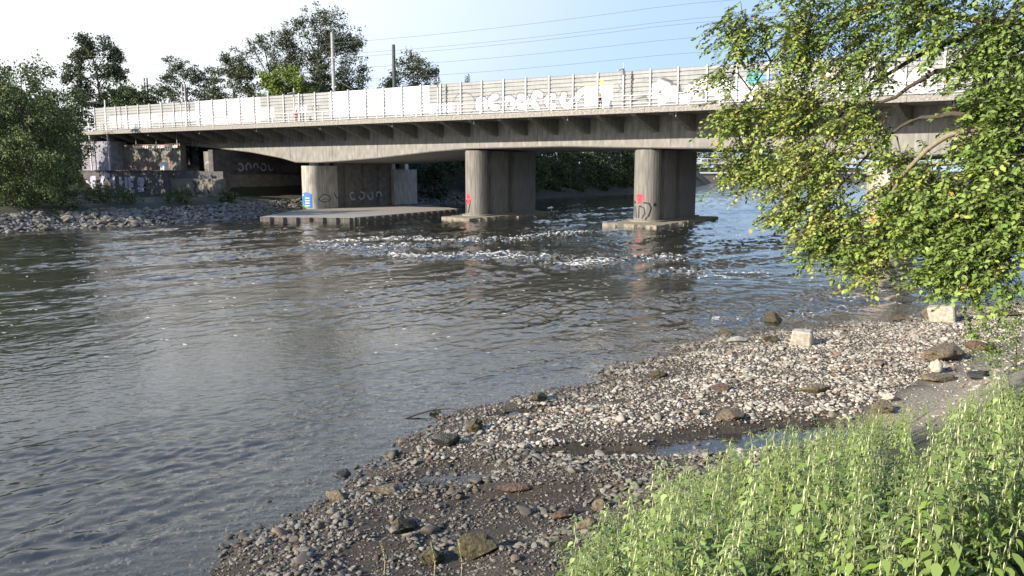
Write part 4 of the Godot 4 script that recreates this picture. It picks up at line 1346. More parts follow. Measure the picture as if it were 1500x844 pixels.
func railway() -> void:
	# catenary masts
	var list := [[-111.2, 32.4, 0, "tall round white catenary mast in front of the big tree"], [-96.1, 29.0, 1, "tall dark catenary mast left of the round tree"], [-150.0, 26.4, 2, "lattice catenary mast between the trees behind the bridge"], [-152.0, 24.6, 2, "short lattice catenary mast beside the left walkway lamp"], [-154.5, 29.0, 2, "lattice catenary mast rising beside the willow"]]
	var spots := [Vector2(-96.1, 24), Vector2(-83.0, 24), Vector2(-135.5, 16), Vector2(-124.7, 16), Vector2(-157, 16)]
	for i in 5:
		var q: Array = list[i]
		var foot := on_bridge(spots[i].x, 0, spots[i].y).origin
		var base := 12.35 if i in [0, 1, 3] else land(foot.x, foot.z) - 0.2
		var h: float = [28.9, 25.9, 23.0, 21.3, 27.4][i] - base
		var m := thing("catenary_mast", q[3], "mast", on_bridge(spots[i].x, base, spots[i].y), "catenary masts of the railway")
		var p := MB.new()
		if q[2] < 2:
			p.tube(PackedVector3Array([Vector3.ZERO, Vector3(0, h * 0.5, 0), Vector3(0, h, 0)]), PackedFloat32Array([0.36, 0.31, 0.26]), 10)
			obj("pole", p.mesh(), M.mast if q[2] == 0 else M.dark_mast, m)
		else:
			for sx in [-0.4, 0.4]:
				p.box(Vector3(sx, h * 0.5, 0), Vector3(0.16, h, 0.3))
			obj("pole", p.mesh(), M.mast, m)
			var y := 0.4
			while y < h - 0.5:
				var c := MB.new()
				c.box(Vector3(0, y, 0), Vector3(0.66, 0.22, 0.12))
				obj("batten", c.mesh(), M.mast, m)
				y += 0.9
		if i == 0:
			var arm := MB.new()
			for l in [[Vector3(0.2, h * 0.72, 0), Vector3(3.6, h * 0.63, 0.3)], [Vector3(3.6, h * 0.63, 0.3), Vector3(1.8, h * 0.5, 0.1)], [Vector3(1.8, h * 0.5, 0.1), Vector3(4.6, h * 0.42, 0.3)]]:
				arm.tube(PackedVector3Array(l), PackedFloat32Array([0.09, 0.07]), 5)
			obj("arm", arm.mesh(), M.dark_mast, m)
			for y in [h * 0.75, h * 0.46]:
				var cl := MB.new()
				cl.tube(PackedVector3Array([Vector3(-0.5, y, 0), Vector3(0.6, y + 0.05, 0)]), PackedFloat32Array([0.16, 0.16]), 6)
				obj("clamp", cl.mesh(), M.mast, m)
		elif i > 1:
			var arm := MB.new()
			arm.tube(PackedVector3Array([Vector3(0, h * 0.55, 0), Vector3(-2.6, h * 0.62, 0)]), PackedFloat32Array([0.07, 0.06]), 5)
			arm.tube(PackedVector3Array([Vector3(-2.6, h * 0.62, 0), Vector3(0, h * 0.75, 0)]), PackedFloat32Array([0.05, 0.05]), 5)
			obj("arm", arm.mesh(), M.mast, m)
	# overhead wires, sagging slightly between the masts
	var ys := [26.9, 24.6, 22.9, 21.1, 19.3, 25.5]
	for i in 6:
		var wb := MB.new()
		var pts := PackedVector3Array()
		var rr := PackedFloat32Array()
		for e in 41:
			var s := -160.0 + e * 5.5
			var ph := fposmod(s + 96.0, 60.0) / 60.0
			pts.append(Vector3(s, ys[i] - 0.45 * 4.0 * ph * (1.0 - ph), 0))
			rr.append(0.022)
		wb.tube(pts, rr, 4)
		var o := obj("overhead_wire", wb.mesh(), M.wire)
		o.transform = on_bridge(0, 0, 22.6 + i * 0.5)
		tag(o, ["topmost overhead wire of the railway crossing the sky", "overhead railway wire third from the top", "overhead railway wire fourth from the top", "overhead railway wire fifth from the top", "lowest overhead wire just above the noise barrier", "overhead railway wire second from the top"][i], "wire", "overhead wires of the railway")

# ------------------------------------------------------------------ trees
func leaf_cloud(b: MB, m: Vector3, r: Vector3, count: int, size: float, cols: Array, droop: float) -> void:
	for k in count:
		var d := Vector3(rng.randfn(0, 0.5), rng.randfn(0, 0.5), rng.randfn(0, 0.5))
		var p := m + d * r
		var a := Vector3(rng.randf_range(-1, 1), rng.randf_range(-1, 0.6) - droop, rng.randf_range(-1, 1)).normalized()
		var s := a.cross(Vector3(rng.randf_range(-1, 1), rng.randf_range(-1, 1), rng.randf_range(-1, 1))).normalized()
		var c: Color = cols[rng.randi() % cols.size()]
		b.col = c * rng.randf_range(0.75, 1.3)
		var l := size * rng.randf_range(0.7, 1.35)
		b.leaf(p, a, s, l, l * 0.62, l * 0.08)

# style: crown fill, bareness, droop
func tree(called: String, label: String, at: Vector3, h: float, r: float, base: float, clumps: int, per: int, leaf: float, cols: Array, opt := {}) -> Node3D:
	var t := thing(called, label, opt.get("category", "tree"), Transform3D(Basis.IDENTITY, at), opt.get("group", ""))
	var trunk := MB.new()
	var tr: float = opt.get("trunk", h * 0.02)
	var lean := Vector3(rng.randf_range(-1, 1), 0, rng.randf_range(-1, 1)) * h * 0.03
	var pts := PackedVector3Array()
	var rr := PackedFloat32Array()
	for e in 7:
		var k := e / 6.0
		pts.append(Vector3(0, -0.4 + k * h * 0.78, 0) + lean * k + Vector3(sin(k * 5.0), 0, cos(k * 4.0)) * h * 0.008)
		rr.append(tr * (1.0 - 0.8 * k))
	trunk.tube(pts, rr, 8)
	obj("trunk", trunk.mesh(), M.bark, t)
	var limbs := MB.new()
	var crown := MB.new()
	var nl: int = opt.get("limbs", 12)
	var bare: float = opt.get("bare", 0.0)
	var tips: Array[Vector3] = []
	for e in nl:
		var k := lerpf(0.3, 0.98, (e + rng.randf() * 0.6) / nl)
		var st := pts[0].lerp(pts[6], k)
		var az := e * 2.4 + rng.randf_range(-0.5, 0.5)
		var out := Vector3(cos(az), 0, sin(az))
		# where the limb meets the crown's outline
		var yc := lerpf(base, 1.0, clampf((e + 0.5) / nl + rng.randf_range(-0.12, 0.12), 0, 1)) * h
		var ring := sqrt(maxf(0.08, 1.0 - pow((yc - h * (1.0 + base) * 0.5) / (h * (1.0 - base) * 0.5), 2.0)))
		var en := Vector3(out.x * r * ring * 0.86, yc, out.z * r * ring * 0.86) + lean
		var mid := st.lerp(en, 0.5) + Vector3(0, h * 0.05, 0) + Vector3(rng.randf_range(-1, 1), 0, rng.randf_range(-1, 1)) * r * 0.1
		var lr := tr * 0.42 * (1.0 - 0.4 * k)
		limbs.tube(PackedVector3Array([st, st.lerp(mid, 0.5) + Vector3(0, h * 0.015, 0), mid, en]), PackedFloat32Array([lr, lr * 0.8, lr * 0.55, lr * 0.18]), 5)
		tips.append(en)
		for f in opt.get("twigs", 3):
			var s2 := mid.lerp(en, rng.randf_range(-0.5, 0.8))
			var e2 := s2 + (Vector3(rng.randf_range(-1, 1), rng.randf_range(-0.2, 1.0), rng.randf_range(-1, 1)) + out * 0.6).normalized() * r * rng.randf_range(0.25, 0.5)
			limbs.tube(PackedVector3Array([s2, s2.lerp(e2, 0.5) + Vector3(0, 0.2, 0), e2]), PackedFloat32Array([lr * 0.4, lr * 0.28, lr * 0.1]), 4)
			tips.append(e2)
			if bare > 0.0:
				for gk in 4:
					var s3 := s2.lerp(e2, rng.randf_range(0.3, 0.95))
					var e3 := s3 + Vector3(rng.randf_range(-1, 1), rng.randf_range(0.0, 1.2), rng.randf_range(-1, 1)).normalized() * r * 0.16
					limbs.tube(PackedVector3Array([s3, e3]), PackedFloat32Array([lr * 0.16, lr * 0.05]), 3)
	obj("limbs", limbs.mesh(), M.bark, t)
	for e in clumps:
		var c: Vector3
		if rng.randf() < 0.55:
			c = tips[rng.randi() % tips.size()] + Vector3(rng.randf_range(-1, 1), rng.randf_range(-1, 1), rng.randf_range(-1, 1)) * r * 0.1
		else:
			var yc := rng.randf_range(base, 0.97) * h
			var kk := (yc - h * (1.0 + base) * 0.5) / (h * (1.0 - base) * 0.5)
			var ring := sqrt(maxf(0.05, 1.0 - kk * kk)) * r * sqrt(rng.randf_range(0.25, 1.0)) * 0.92
			var az := rng.randf() * TAU
			c = Vector3(cos(az) * ring, yc, sin(az) * ring) + lean
		var cr: float = r * rng.randf_range(0.10, 0.2) * opt.get("clump", 1.0)
		leaf_cloud(crown, c, Vector3(cr, cr * opt.get("flat", 0.75), cr), per, leaf, cols, opt.get("droop", 0.0))
	var co := obj("crown", crown.mesh(), M.far_leaf, t)
	co.set_meta("kind", "stuff")
	return t

func conifer(label: String, at: Vector3, h: float, r: float) -> void:
	var t := thing("conifer", label, "tree", Transform3D(Basis.IDENTITY, at))
	var tk := MB.new()
	tk.tube(PackedVector3Array([Vector3(0, -0.4, 0), Vector3(0, h * 0.5, 0), Vector3(0, h * 0.98, 0)]), PackedFloat32Array([0.3, 0.18, 0.04]), 6)
	obj("trunk", tk.mesh(), M.bark, t)
	var b := MB.new()
	for k in 1500:
		var y := 1.0 - pow(rng.randf(), 0.7)
		var rad := r * (1.0 - y) * sqrt(rng.randf()) * (0.8 + 0.35 * sin(y * 40.0)) + 0.1
		var az := rng.randf() * TAU
		var p := Vector3(cos(az) * rad, 0.08 * h + y * h * 0.94, sin(az) * rad)
		var a := Vector3(cos(az), -0.4, sin(az)).normalized()
		b.col = Color(0.018, 0.032, 0.018) * rng.randf_range(0.7, 1.4)
		b.leaf(p, a, a.cross(Vector3.UP).normalized(), 0.55, 0.24, 0.03)
	obj("crown", b.mesh(), M.far_leaf, t).set_meta("kind", "stuff")

func background_trees() -> void:
	var dark := [Color(0.05, 0.07, 0.03), Color(0.065, 0.085, 0.038), Color(0.042, 0.06, 0.028)]
	var mid := [Color(0.06, 0.085, 0.025), Color(0.075, 0.10, 0.03), Color(0.05, 0.07, 0.025)]
	var fresh := [Color(0.14, 0.19, 0.03), Color(0.17, 0.22, 0.04), Color(0.11, 0.15, 0.03)]
	var grey := [Color(0.10, 0.11, 0.07), Color(0.125, 0.13, 0.085), Color(0.085, 0.09, 0.06)]
	var willow := [Color(0.085, 0.11, 0.042), Color(0.11, 0.135, 0.05), Color(0.07, 0.092, 0.038), Color(0.13, 0.15, 0.055)]
	# left bank willows: the ones in view, then those whose shade falls on the bank
	for q: Array in [[-53.0, -87.0, 15.2, 6.6, "broad grey green willow leaning over the left bank"], [-61.5, -86.0, 16.0, 6.4, "tall willow at the very left edge behind the stony bank"], [-58.5, -96.0, 13.0, 5.6, "willow growing close to the graffiti retaining wall"], [-68.0, -99.0, 16.0, 6.0, "large willow standing further up the left bank"], [-71.0, -116.0, 16.0, 5.6, "willow rising before the left end of the bridge"], [-65.0, -110.5, 12.5, 5.2, "bushy willow at the foot of the bridge ramp"], [-77.0, -107.0, 18.0, 6.5, "tall bank tree beyond the left willows"], [-80.0, -119.0, 17.0, 6.0, "tall bank tree beside the bridge ramp"], [-88.0, -112.0, 19.0, 7.0, "tall bank tree furthest up the left bank"]]:
		var nearby: bool = q[0] > -66.0
		tree("willow", q[4], Vector3(q[0], land(q[0], q[1]), q[1]), q[2], q[3], 0.06 if nearby else 0.05, 300 if nearby else 150, 60 if nearby else 40, 0.27 if nearby else 0.5, willow, {"droop": 0.6, "limbs": 16, "twigs": 3, "trunk": 0.28, "group": "willows on the left bank", "clump": 0.9})
	# low bushes on the left bank
	for q: Array in [[-48.5, -86.5, 2.2, 1.9, "low leafy bush at the foot of the willow above the stones"], [-53.0, -84.0, 2.6, 2.2, "leafy bush at the left edge above the stones"], [-46.0, -93.5, 1.9, 2.3, "low green scrub below the pale graffiti lettering"], [-41.5, -98.5, 1.6, 2.0, "low dark scrub right of the pale graffiti lettering"], [-49.5, -95.0, 2.3, 2.2, "green scrub against the retaining wall"], [-37.9, -105.0, 1.3, 1.6, "small dark bush under the bridge above the stones"], [-57.5, -89.0, 3.2, 2.6, "thick bush behind the left willow"]]:
		tree("bush", q[4], Vector3(q[0], land(q[0], q[1]) - 0.1, q[1]), q[2], q[3], 0.05, 46, 26, 0.22, dark + mid, {"category": "bush", "limbs": 9, "twigs": 2, "trunk": 0.07, "group": "bushes on the left bank", "clump": 1.4})
	# behind the bridge
	tree("ash_tree", "biggest tree behind the bridge with dark half bare crown", Vector3(-34.5, 7.5, -146), 26.0, 9.4, 0.12, 620, 44, 0.36, grey + dark, {"bare": 1.0, "limbs": 20, "twigs": 4, "trunk": 0.55, "clump": 0.7})
	tree("ash_tree", "left half bare stem of the tree group behind the bridge", Vector3(-43.5, 7.5, -144), 22.5, 7.0, 0.15, 260, 26, 0.34, grey, {"bare": 1.0, "limbs": 18, "twigs": 4, "trunk": 0.4, "clump": 0.7})
	tree("ash_tree", "thin twiggy tree at the left of the tree group behind the bridge", Vector3(-49.5, 7.5, -144), 18.5, 5.4, 0.02, 360, 40, 0.34, mid + grey, {"bare": 1.0, "limbs": 14, "twigs": 3, "trunk": 0.3, "clump": 0.9})
	tree("maple_tree", "bright yellow green tree in front of the big dark one", Vector3(-38.8, 7.5, -137), 15.6, 5.4, 0.05, 260, 44, 0.36, fresh, {"limbs": 14, "trunk": 0.3})
	tree("round_tree", "round olive green tree behind the dark catenary mast", Vector3(-19.2, 7.5, -160), 20.5, 6.2, 0.1, 380, 36, 0.38, mid + grey + [Color(0.12, 0.13, 0.04)], {"bare": 1.0, "limbs": 16, "trunk": 0.35})
	tree("loose_tree", "loose crowned tree with gaps of sky between two lattice masts", Vector3(-61.5, 7.5, -152), 18.5, 7.0, 0.1, 400, 36, 0.36, grey + dark, {"bare": 1.0, "limbs": 16, "trunk": 0.3, "clump": 0.85, "flat": 0.5})
	tree("dark_tree", "tall dark tree behind the lattice mast at the far left", Vector3(-78.0, 9, -152), 21.5, 6.4, 0.08, 440, 46, 0.4, dark + grey, {"limbs": 14, "clump": 0.9})
	tree("dark_tree", "dense dark tree left of the loose crowned one", Vector3(-68.0, 8, -146), 12.5, 5.0, 0.02, 220, 40, 0.38, dark + mid, {"limbs": 12})
	tree("dark_tree", "dark tree low behind the left end of the noise barrier", Vector3(-72.0, 8, -150), 13.5, 4.6, 0.02, 220, 40, 0.38, dark + mid, {"limbs": 12})
	tree("dark_tree", "dark low tree behind the big white barrier field", Vector3(-54.5, 7.5, -150), 12.0, 4.4, 0.02, 220, 40, 0.38, dark, {"limbs": 12})
	tree("dark_tree", "dark low tree beneath the big half bare crown", Vector3(-31.0, 7.5, -149), 14.0, 5.0, 0.02, 260, 40, 0.38, dark, {"limbs": 12})
	conifer("narrow dark conifer at the right side of the round olive tree", Vector3(-15.4, 7.5, -165), 19.6, 1.6)
	conifer("squat dark conifer right of the narrow one", Vector3(-13.4, 7.5, -166), 15.5, 2.6)
	conifer("small lone conifer rising above the noise barrier", Vector3(-9.4, 7.5, -170), 18.6, 3.2)
	# trees on the far bank, seen beneath the bridge
	var shore := [Vector2(-22, -134), Vector2(-12, -146), Vector2(-4, -158), Vector2(1, -168), Vector2(6, -177), Vector2(12, -185), Vector2(18, -193), Vector2(25, -202), Vector2(31, -211), Vector2(37, -222), Vector2(42, -234), Vector2(48, -252)]
	var said := ["dark tree on the far bank seen just right of the left pier", "dark tree on the far bank left of the midstream pier", "dark tree on the far bank close behind the midstream pier", "dark tree hidden in part by the midstream pier on the far bank", "dark tree on the far bank just right of the midstream pier", "second dark tree right of the midstream pier on the far bank", "third dark tree right of the midstream pier on the far bank", "fourth dark tree right of the midstream pier on the far bank", "dark tree on the far bank just left of the right grooved pier", "reddish dark tree on the far bank behind the right grooved pier", "dark tree on the far bank past the right grooved pier", "dark tree on the far bank at the bend of the river"]
	for i in shore.size():
		var p: Vector2 = shore[i]
		for row in 2:
			var q := p + Vector2(-0.88, -0.47) * (2.5 + row * 9.0) + Vector2(0, row * -3.0)
			tree("bank_tree", said[i] if row == 0 else said[i].replace("tree on", "back row tree on").replace("tree right", "back row tree right").replace("tree hidden", "back row tree hidden"), Vector3(q.x, land(q.x, q.y) - 0.3, q.y), 11.0 + row * 6.0 + 2.5 * sin(i * 1.7), 5.2 + row, 0.0, 170, 34, 0.5, (dark if (i + row) % 2 else dark + mid), {"limbs": 10, "twigs": 1, "clump": 1.1, "group": "trees on the far bank upstream"})
	for i in 14:
		var x := 84.0 + i * 9.5
		var z := -452.0 - 7.0 * i - 10.0 * sin(i * 1.3)
		tree("distant_tree", "hazy round tree on the distant shore beyond the far white bridge", Vector3(x, 1.5, z), 15.0 + 3.0 * sin(i * 2.3), 8.0, 0.0, 60, 22, 1.1, mid + grey, {"limbs": 6, "twigs": 1, "clump": 1.3, "group": "trees on the distant shore"})

func distance() -> void:
	# far white bridge upstream
	var t := thing("far_bridge", "distant pale road bridge seen right of the grooved pier", "bridge", Transform3D(Basis(Vector3.UP, -0.06), Vector3(105, 0, -332)))
	var d := MB.new()
	d.box(Vector3(10, 9.2, 0), Vector3(150, 1.0, 9))
	obj("deck", d.mesh(), M.pale_pier, t)
	var g := MB.new()
	for i in 30:
		var a := -65.0 + i * 5.0
		var fa := 6.8 + 1.5 * (1.0 - pow(absf(fposmod(a + 40.0, 50.0) - 25.0) / 25.0, 2.0))
		var fb := 6.8 + 1.5 * (1.0 - pow(absf(fposmod(a + 45.0, 50.0) - 25.0) / 25.0, 2.0))
		g.quad(Vector3(a, fa, 3.4), Vector3(a + 5, fb, 3.4), Vector3(a + 5, 8.75, 3.4), Vector3(a, 8.75, 3.4), Vector3(0, 0, 1))
		g.quad(Vector3(a, fa, 3.4), Vector3(a + 5, fb, 3.4), Vector3(a + 5, fb, -3.4), Vector3(a, fa, -3.4), Vector3.DOWN)
		g.quad(Vector3(a, fa, -3.4), Vector3(a + 5, fb, -3.4), Vector3(a + 5, 8.75, -3.4), Vector3(a, 8.75, -3.4), Vector3(0, 0, -1))
	obj("girder", g.mesh(), M.pale_pier, t)
	for x in [-40.0, 10.0, 60.0]:
		var p := MB.new()
		p.slab(PackedVector2Array([Vector2(x - 1.2, 3), Vector2(x, 4.2), Vector2(x + 1.2, 3), Vector2(x + 1.2, -3), Vector2(x - 1.2, -3)]), -1.0, 6.9)
		obj("pier", p.mesh(), M.pale_pier, t)
	var r := MB.new()
	r.box(Vector3(10, 10.9, 4.3), Vector3(150, 0.12, 0.1))
	obj("rail", r.mesh(), M.white_paint, t)
	var po := MB.new()
	po.box(Vector3(0, 10.3, 4.3), Vector3(0.14, 1.2, 0.1))
	var pm := po.mesh()
	for k in 60: obj("railing_post", pm, M.white_paint, t, Vector3(-64.0 + k * 2.5, 0, 0))
	# low weir with its walkway
	var w := thing("weir", "low dark weir with pale walkway crossing the river far upstream", "weir", Transform3D(Basis.IDENTITY, Vector3(140, 0, -425)))
	var wb := MB.new()
	wb.box(Vector3(0, 1.2, 0), Vector3(130, 4.4, 3))
	obj("sill", wb.mesh(), M.wall, w)
	var ww := MB.new()
	ww.box(Vector3(0, 4.9, 0.3), Vector3(130, 0.8, 2.2))
	obj("walkway", ww.mesh(), M.post, w)
	for x in range(-60, 61, 15):
		var pb := MB.new()
		pb.box(Vector3(x, 3.2, 1.6), Vector3(1.4, 3.4, 0.8))
		obj("pier", pb.mesh(), M.old, w)
	# arched dark roof behind the barrier
	var hall := thing("arched_hall", "dark arched roof peeping over the noise barrier by the big tree", "building", Transform3D(Basis(Vector3.UP, -0.5), Vector3(-34.5, 7.5, -157)))
	var roof := MB.new()
	var poly := PackedVector2Array()
	for k in 15:
		var a := PI * k / 14.0
		roof.quad(Vector3(cos(a) * 6.5, 9.5 + sin(a) * 5.3, 9), Vector3(cos(a) * 6.5, 9.5 + sin(a) * 5.3, -9), Vector3(cos(a + PI / 14.0) * 6.5, 9.5 + sin(a + PI / 14.0) * 5.3, -9), Vector3(cos(a + PI / 14.0) * 6.5, 9.5 + sin(a + PI / 14.0) * 5.3, 9), Vector3(cos(a), sin(a), 0)) if k < 14 else null
		if k < 14:
			for z in [9.0, -9.0]:
				roof.tri(Vector3(0, 9.5, z), Vector3(cos(a) * 6.5, 9.5 + sin(a) * 5.3, z), Vector3(cos(a + PI / 14.0) * 6.5, 9.5 + sin(a + PI / 14.0) * 5.3, z), Vector3(0, 0, z))
	obj("roof", roof.mesh(), M.roof, hall)
	var hb := MB.new()
	hb.box(Vector3(0, 4.7, 0), Vector3(12.6, 9.6, 17.6))
	obj("wall", hb.mesh(), M.wall, hall)

# ------------------------------------------------------------------ the near tree at the right
var limb_paths := [
	[Vector3(8.6, 5.6, -9.3), Vector3(6.46, 7.5, -9.5), Vector3(5.69, 7.82, -10), Vector3(5.07, 8.02, -10.3), Vector3(4.69, 8.16, -10.8), Vector3(4.33, 8.0, -11.5), Vector3(3.84, 7.6, -12), Vector3(3.43, 6.82, -12.2)],
	[Vector3(8.5, 5.2, -9.2), Vector3(6.19, 6.7, -9), Vector3(5.4, 6.62, -9.2), Vector3(5.15, 6.66, -9.6), Vector3(4.96, 6.56, -10.2), Vector3(4.64, 6.09, -10.6), Vector3(4.3, 5.54, -10.8)],
	[Vector3(8.4, 4.9, -9.1), Vector3(6.22, 6.42, -9), Vector3(5.45, 6.47, -9), Vector3(5.03, 6.39, -9.2), Vector3(4.79, 6.04, -9.6), Vector3(4.71, 5.58, -9.9), Vector3(4.54, 4.96, -10)],
	[Vector3(8.6, 6.2, -9.4), Vector3(6.45, 7.65, -9.5), Vector3(5.46, 7.58, -10), Vector3(4.93, 7.24, -10.6), Vector3(4.5, 6.74, -11), Vector3(4.17, 5.91, -11)],
	[Vector3(8.4, 4.6, -8.9), Vector3(5.99, 6.0, -8.6), Vector3(5.37, 5.64, -8.5), Vector3(5.05, 5.12, -8.5), Vector3(5.18, 4.68, -8.4)],
	[Vector3(8.6, 5.9, -9.4), Vector3(6.49, 7.19, -9.5), Vector3(5.67, 7.2, -9.6), Vector3(5.24, 7.21, -10), Vector3(4.77, 6.87, -10.4), Vector3(4.28, 6.94, -11.2), Vector3(3.83, 6.5, -11.8)],
]
# tufts of foliage: place, reach, share of yellow, twigs
var tufts := [
	[3.42, 8.09, -12, 0.42, 0.35, 26], [3.15, 7.45, -12, 0.2, 0.5, 6], [3.47, 6.81, -12, 0.36, 0.75, 26], [3.7, 6.26, -12, 0.36, 0.8, 26], [3.35, 6.1, -12, 0.22, 0.85, 8],
	[4.15, 7.91, -11.5, 0.6, 0.45, 48], [4.2, 6.97, -11.5, 0.6, 0.8, 58], [4.25, 6.09, -11, 0.6, 0.9, 60], [3.95, 5.53, -11, 0.32, 0.8, 20], [4.37, 5.37, -10.5, 0.45, 0.7, 34],
	[4.5, 4.92, -10, 0.32, 0.55, 20], [4.78, 5.31, -10, 0.32, 0.5, 20], [4.78, 8.09, -11, 0.55, 0.25, 32], [4.69, 7.4, -10.5, 0.4, 0.25, 16], [4.66, 6.62, -10.5, 0.36, 0.5, 22],
	[5.03, 7.9, -10, 0.45, 0.15, 26], [5.58, 7.58, -9.5, 0.55, 0.1, 46], [5.6, 6.83, -9, 0.45, 0.1, 44], [5.45, 6.23, -9, 0.36, 0.12, 36], [5.08, 5.84, -9.5, 0.34, 0.2, 24],
	[4.95, 5.43, -9.5, 0.32, 0.25, 22], [5.23, 5.54, -9, 0.42, 0.12, 42], [5.35, 5.64, -8.5, 0.4, 0.08, 40], [5.03, 5.03, -9, 0.26, 0.15, 20], [5.21, 5.1, -8.5, 0.34, 0.1, 40], [4.95, 6.15, -10.1, 0.24, 0.35, 12], [4.85, 5.75, -10.0, 0.24, 0.35, 14],
	[4.2, 5.1, -10.5, 0.3, 0.6, 16], [5.75, 6.2, -8.6, 0.5, 0.05, 40], [5.75, 5.65, -8.3, 0.45, 0.05, 34], [6.3, 7.4, -9.2, 0.6, 0.05, 30], [6.4, 6.3, -8.8, 0.6, 0.05, 30], [6.2, 8.4, -9.5, 0.6, 0.05, 30], [5.2, 8.5, -10.2, 0.5, 0.1, 20], [4.2, 8.6, -11.4, 0.5, 0.3, 20], [7.2, 7.6, -8.6, 0.8, 0.05, 40], [7.4, 9.0, -9.2, 0.9, 0.05, 45], [8.6, 9.8, -9.4, 1.0, 0.05, 45], [9.4, 8.2, -8.8, 0.9, 0.05, 35], [7.2, 6.4, -8.0, 0.7, 0.05, 30],
]
func near_tree() -> void:
	var base := Vector3(9.2, 0, -9.4)
	base.y = land(base.x, base.z) - 0.2
	var t := thing("overhanging_tree", "green and yellowing tree hanging its branches into the picture from the right", "tree", Transform3D(Basis.IDENTITY, base))
	var tk := MB.new()
	tk.tube(PackedVector3Array([Vector3(0.4, -0.4, 0), Vector3(0.3, 0.8, 0), Vector3(0, 1.8, 0), Vector3(-0.4, 2.8, 0), Vector3(-0.5, 4.2, 0), Vector3(-0.3, 5.8, -0.1), Vector3(-0.2, 7.0, -0.2)]), PackedFloat32Array([0.36, 0.28, 0.24, 0.22, 0.17, 0.1, 0.04]), 10)
	obj("trunk", tk.mesh(), M.bark, t)
	var joints: Array[Vector3] = []
	for i in limb_paths.size():
		var q: Array = limb_paths[i]
		var b := MB.new()
		var pts := PackedVector3Array()
		var rr := PackedFloat32Array()
		for e in q.size() - 1:
			for f in 4:
				var k := f / 4.0
				var p0: Vector3 = q[maxi(e - 1, 0)]
				var p3: Vector3 = q[mini(e + 2, q.size() - 1)]
				var c: Vector3 = q[e].cubic_interpolate(q[e + 1], p0, p3, k)
				pts.append(c - base + Vector3(rng.randf_range(-1, 1), rng.randf_range(-1, 1), rng.randf_range(-1, 1)) * 0.012)
				var g := (e + k) / (q.size() - 1)
				rr.append(lerpf(0.075 if i != 2 else 0.09, 0.006, pow(g, 0.6)))
				if g > 0.25: joints.append(c)
		b.tube(pts, rr, 7)
		obj("limb", b.mesh(), M.pale_bark if i == 2 else M.bark, t)
	var tw := MB.new()
	var lv := MB.new()
	var green := [Color(0.16, 0.235, 0.05), Color(0.135, 0.21, 0.042), Color(0.19, 0.26, 0.055), Color(0.115, 0.185, 0.04)]
	var gold := [Color(0.30, 0.33, 0.07), Color(0.25, 0.31, 0.06), Color(0.33, 0.34, 0.08), Color(0.21, 0.29, 0.055)]
	for q: Array in tufts:
		var m := Vector3(q[0], q[1], q[2])
		var reach: float = q[3]
		# a twig branch from the nearest limb to the heart of the tuft
		var near := joints[0]
		for j in joints:
			if j.distance_squared_to(m) < near.distance_squared_to(m): near = j
		var mid := near.lerp(m, 0.5) + Vector3(0, 0.12, 0)
		tw.tube(PackedVector3Array([near - base, mid - base, m - base]), PackedFloat32Array([0.014, 0.01, 0.006]), 5)
		for k in int(q[5] * (2.9 if q[4] > 0.3 else 3.4)):
			var d := Vector3(rng.randfn(0, 0.55), rng.randfn(0, 0.55), rng.randfn(0, 0.7))
			var st := m + d * reach * 0.8
			var dir := (Vector3(-0.5, -0.55, 0.0) + Vector3(rng.randf_range(-0.9, 0.9), rng.randf_range(-0.6, 0.5), rng.randf_range(-0.9, 0.9))).normalized()
			var l := rng.randf_range(0.25, 0.55)
			var en := st + dir * l + Vector3(0, -0.08 * l, 0)
			tw.tube(PackedVector3Array([m.lerp(st, 0.35) - base, st - base, st.lerp(en, 0.55) + Vector3(0, 0.02, 0) - base, en - base]), PackedFloat32Array([0.005, 0.004, 0.003, 0.0015]), 4)
			var yellow := rng.randf() < float(q[4])
			var tone: Color = (gold if yellow else green)[rng.randi() % 4]
			if rng.randf() < 0.4: tone = tone.lerp(green[0], 0.5)
			var n := int(l * 48.0)
			for e in n:
				var g := (e + 0.5) / n
				var p := st.lerp(en, g)
				var sd := dir.cross(Vector3.UP).normalized() * (1 if e % 2 else -1)
				var ld := (sd * 0.8 + dir * 0.5 + Vector3(rng.randf_range(-0.5, 0.5), rng.randf_range(-0.6, 0.25), rng.randf_range(-0.5, 0.5))).normalized()
				var nn := (Vector3.UP + Vector3(rng.randf_range(-0.8, 0.8), 0, rng.randf_range(-0.8, 0.8))).normalized()
				var side := ld.cross(nn).normalized()
				var c: Color = tone
				if yellow and rng.randf() < 0.012: c = Color(0.40, 0.22, 0.06)
				lv.col = c * rng.randf_range(0.85, 1.18)
				var sz := rng.randf_range(0.04, 0.088)
				lv.leaf(p - base + ld * 0.008, ld, side, sz, sz * 0.66, sz * 0.07)
	obj("twigs", tw.mesh(), M.bark, t)
	obj("crown", lv.mesh(), M.leaf, t).set_meta("kind", "stuff")

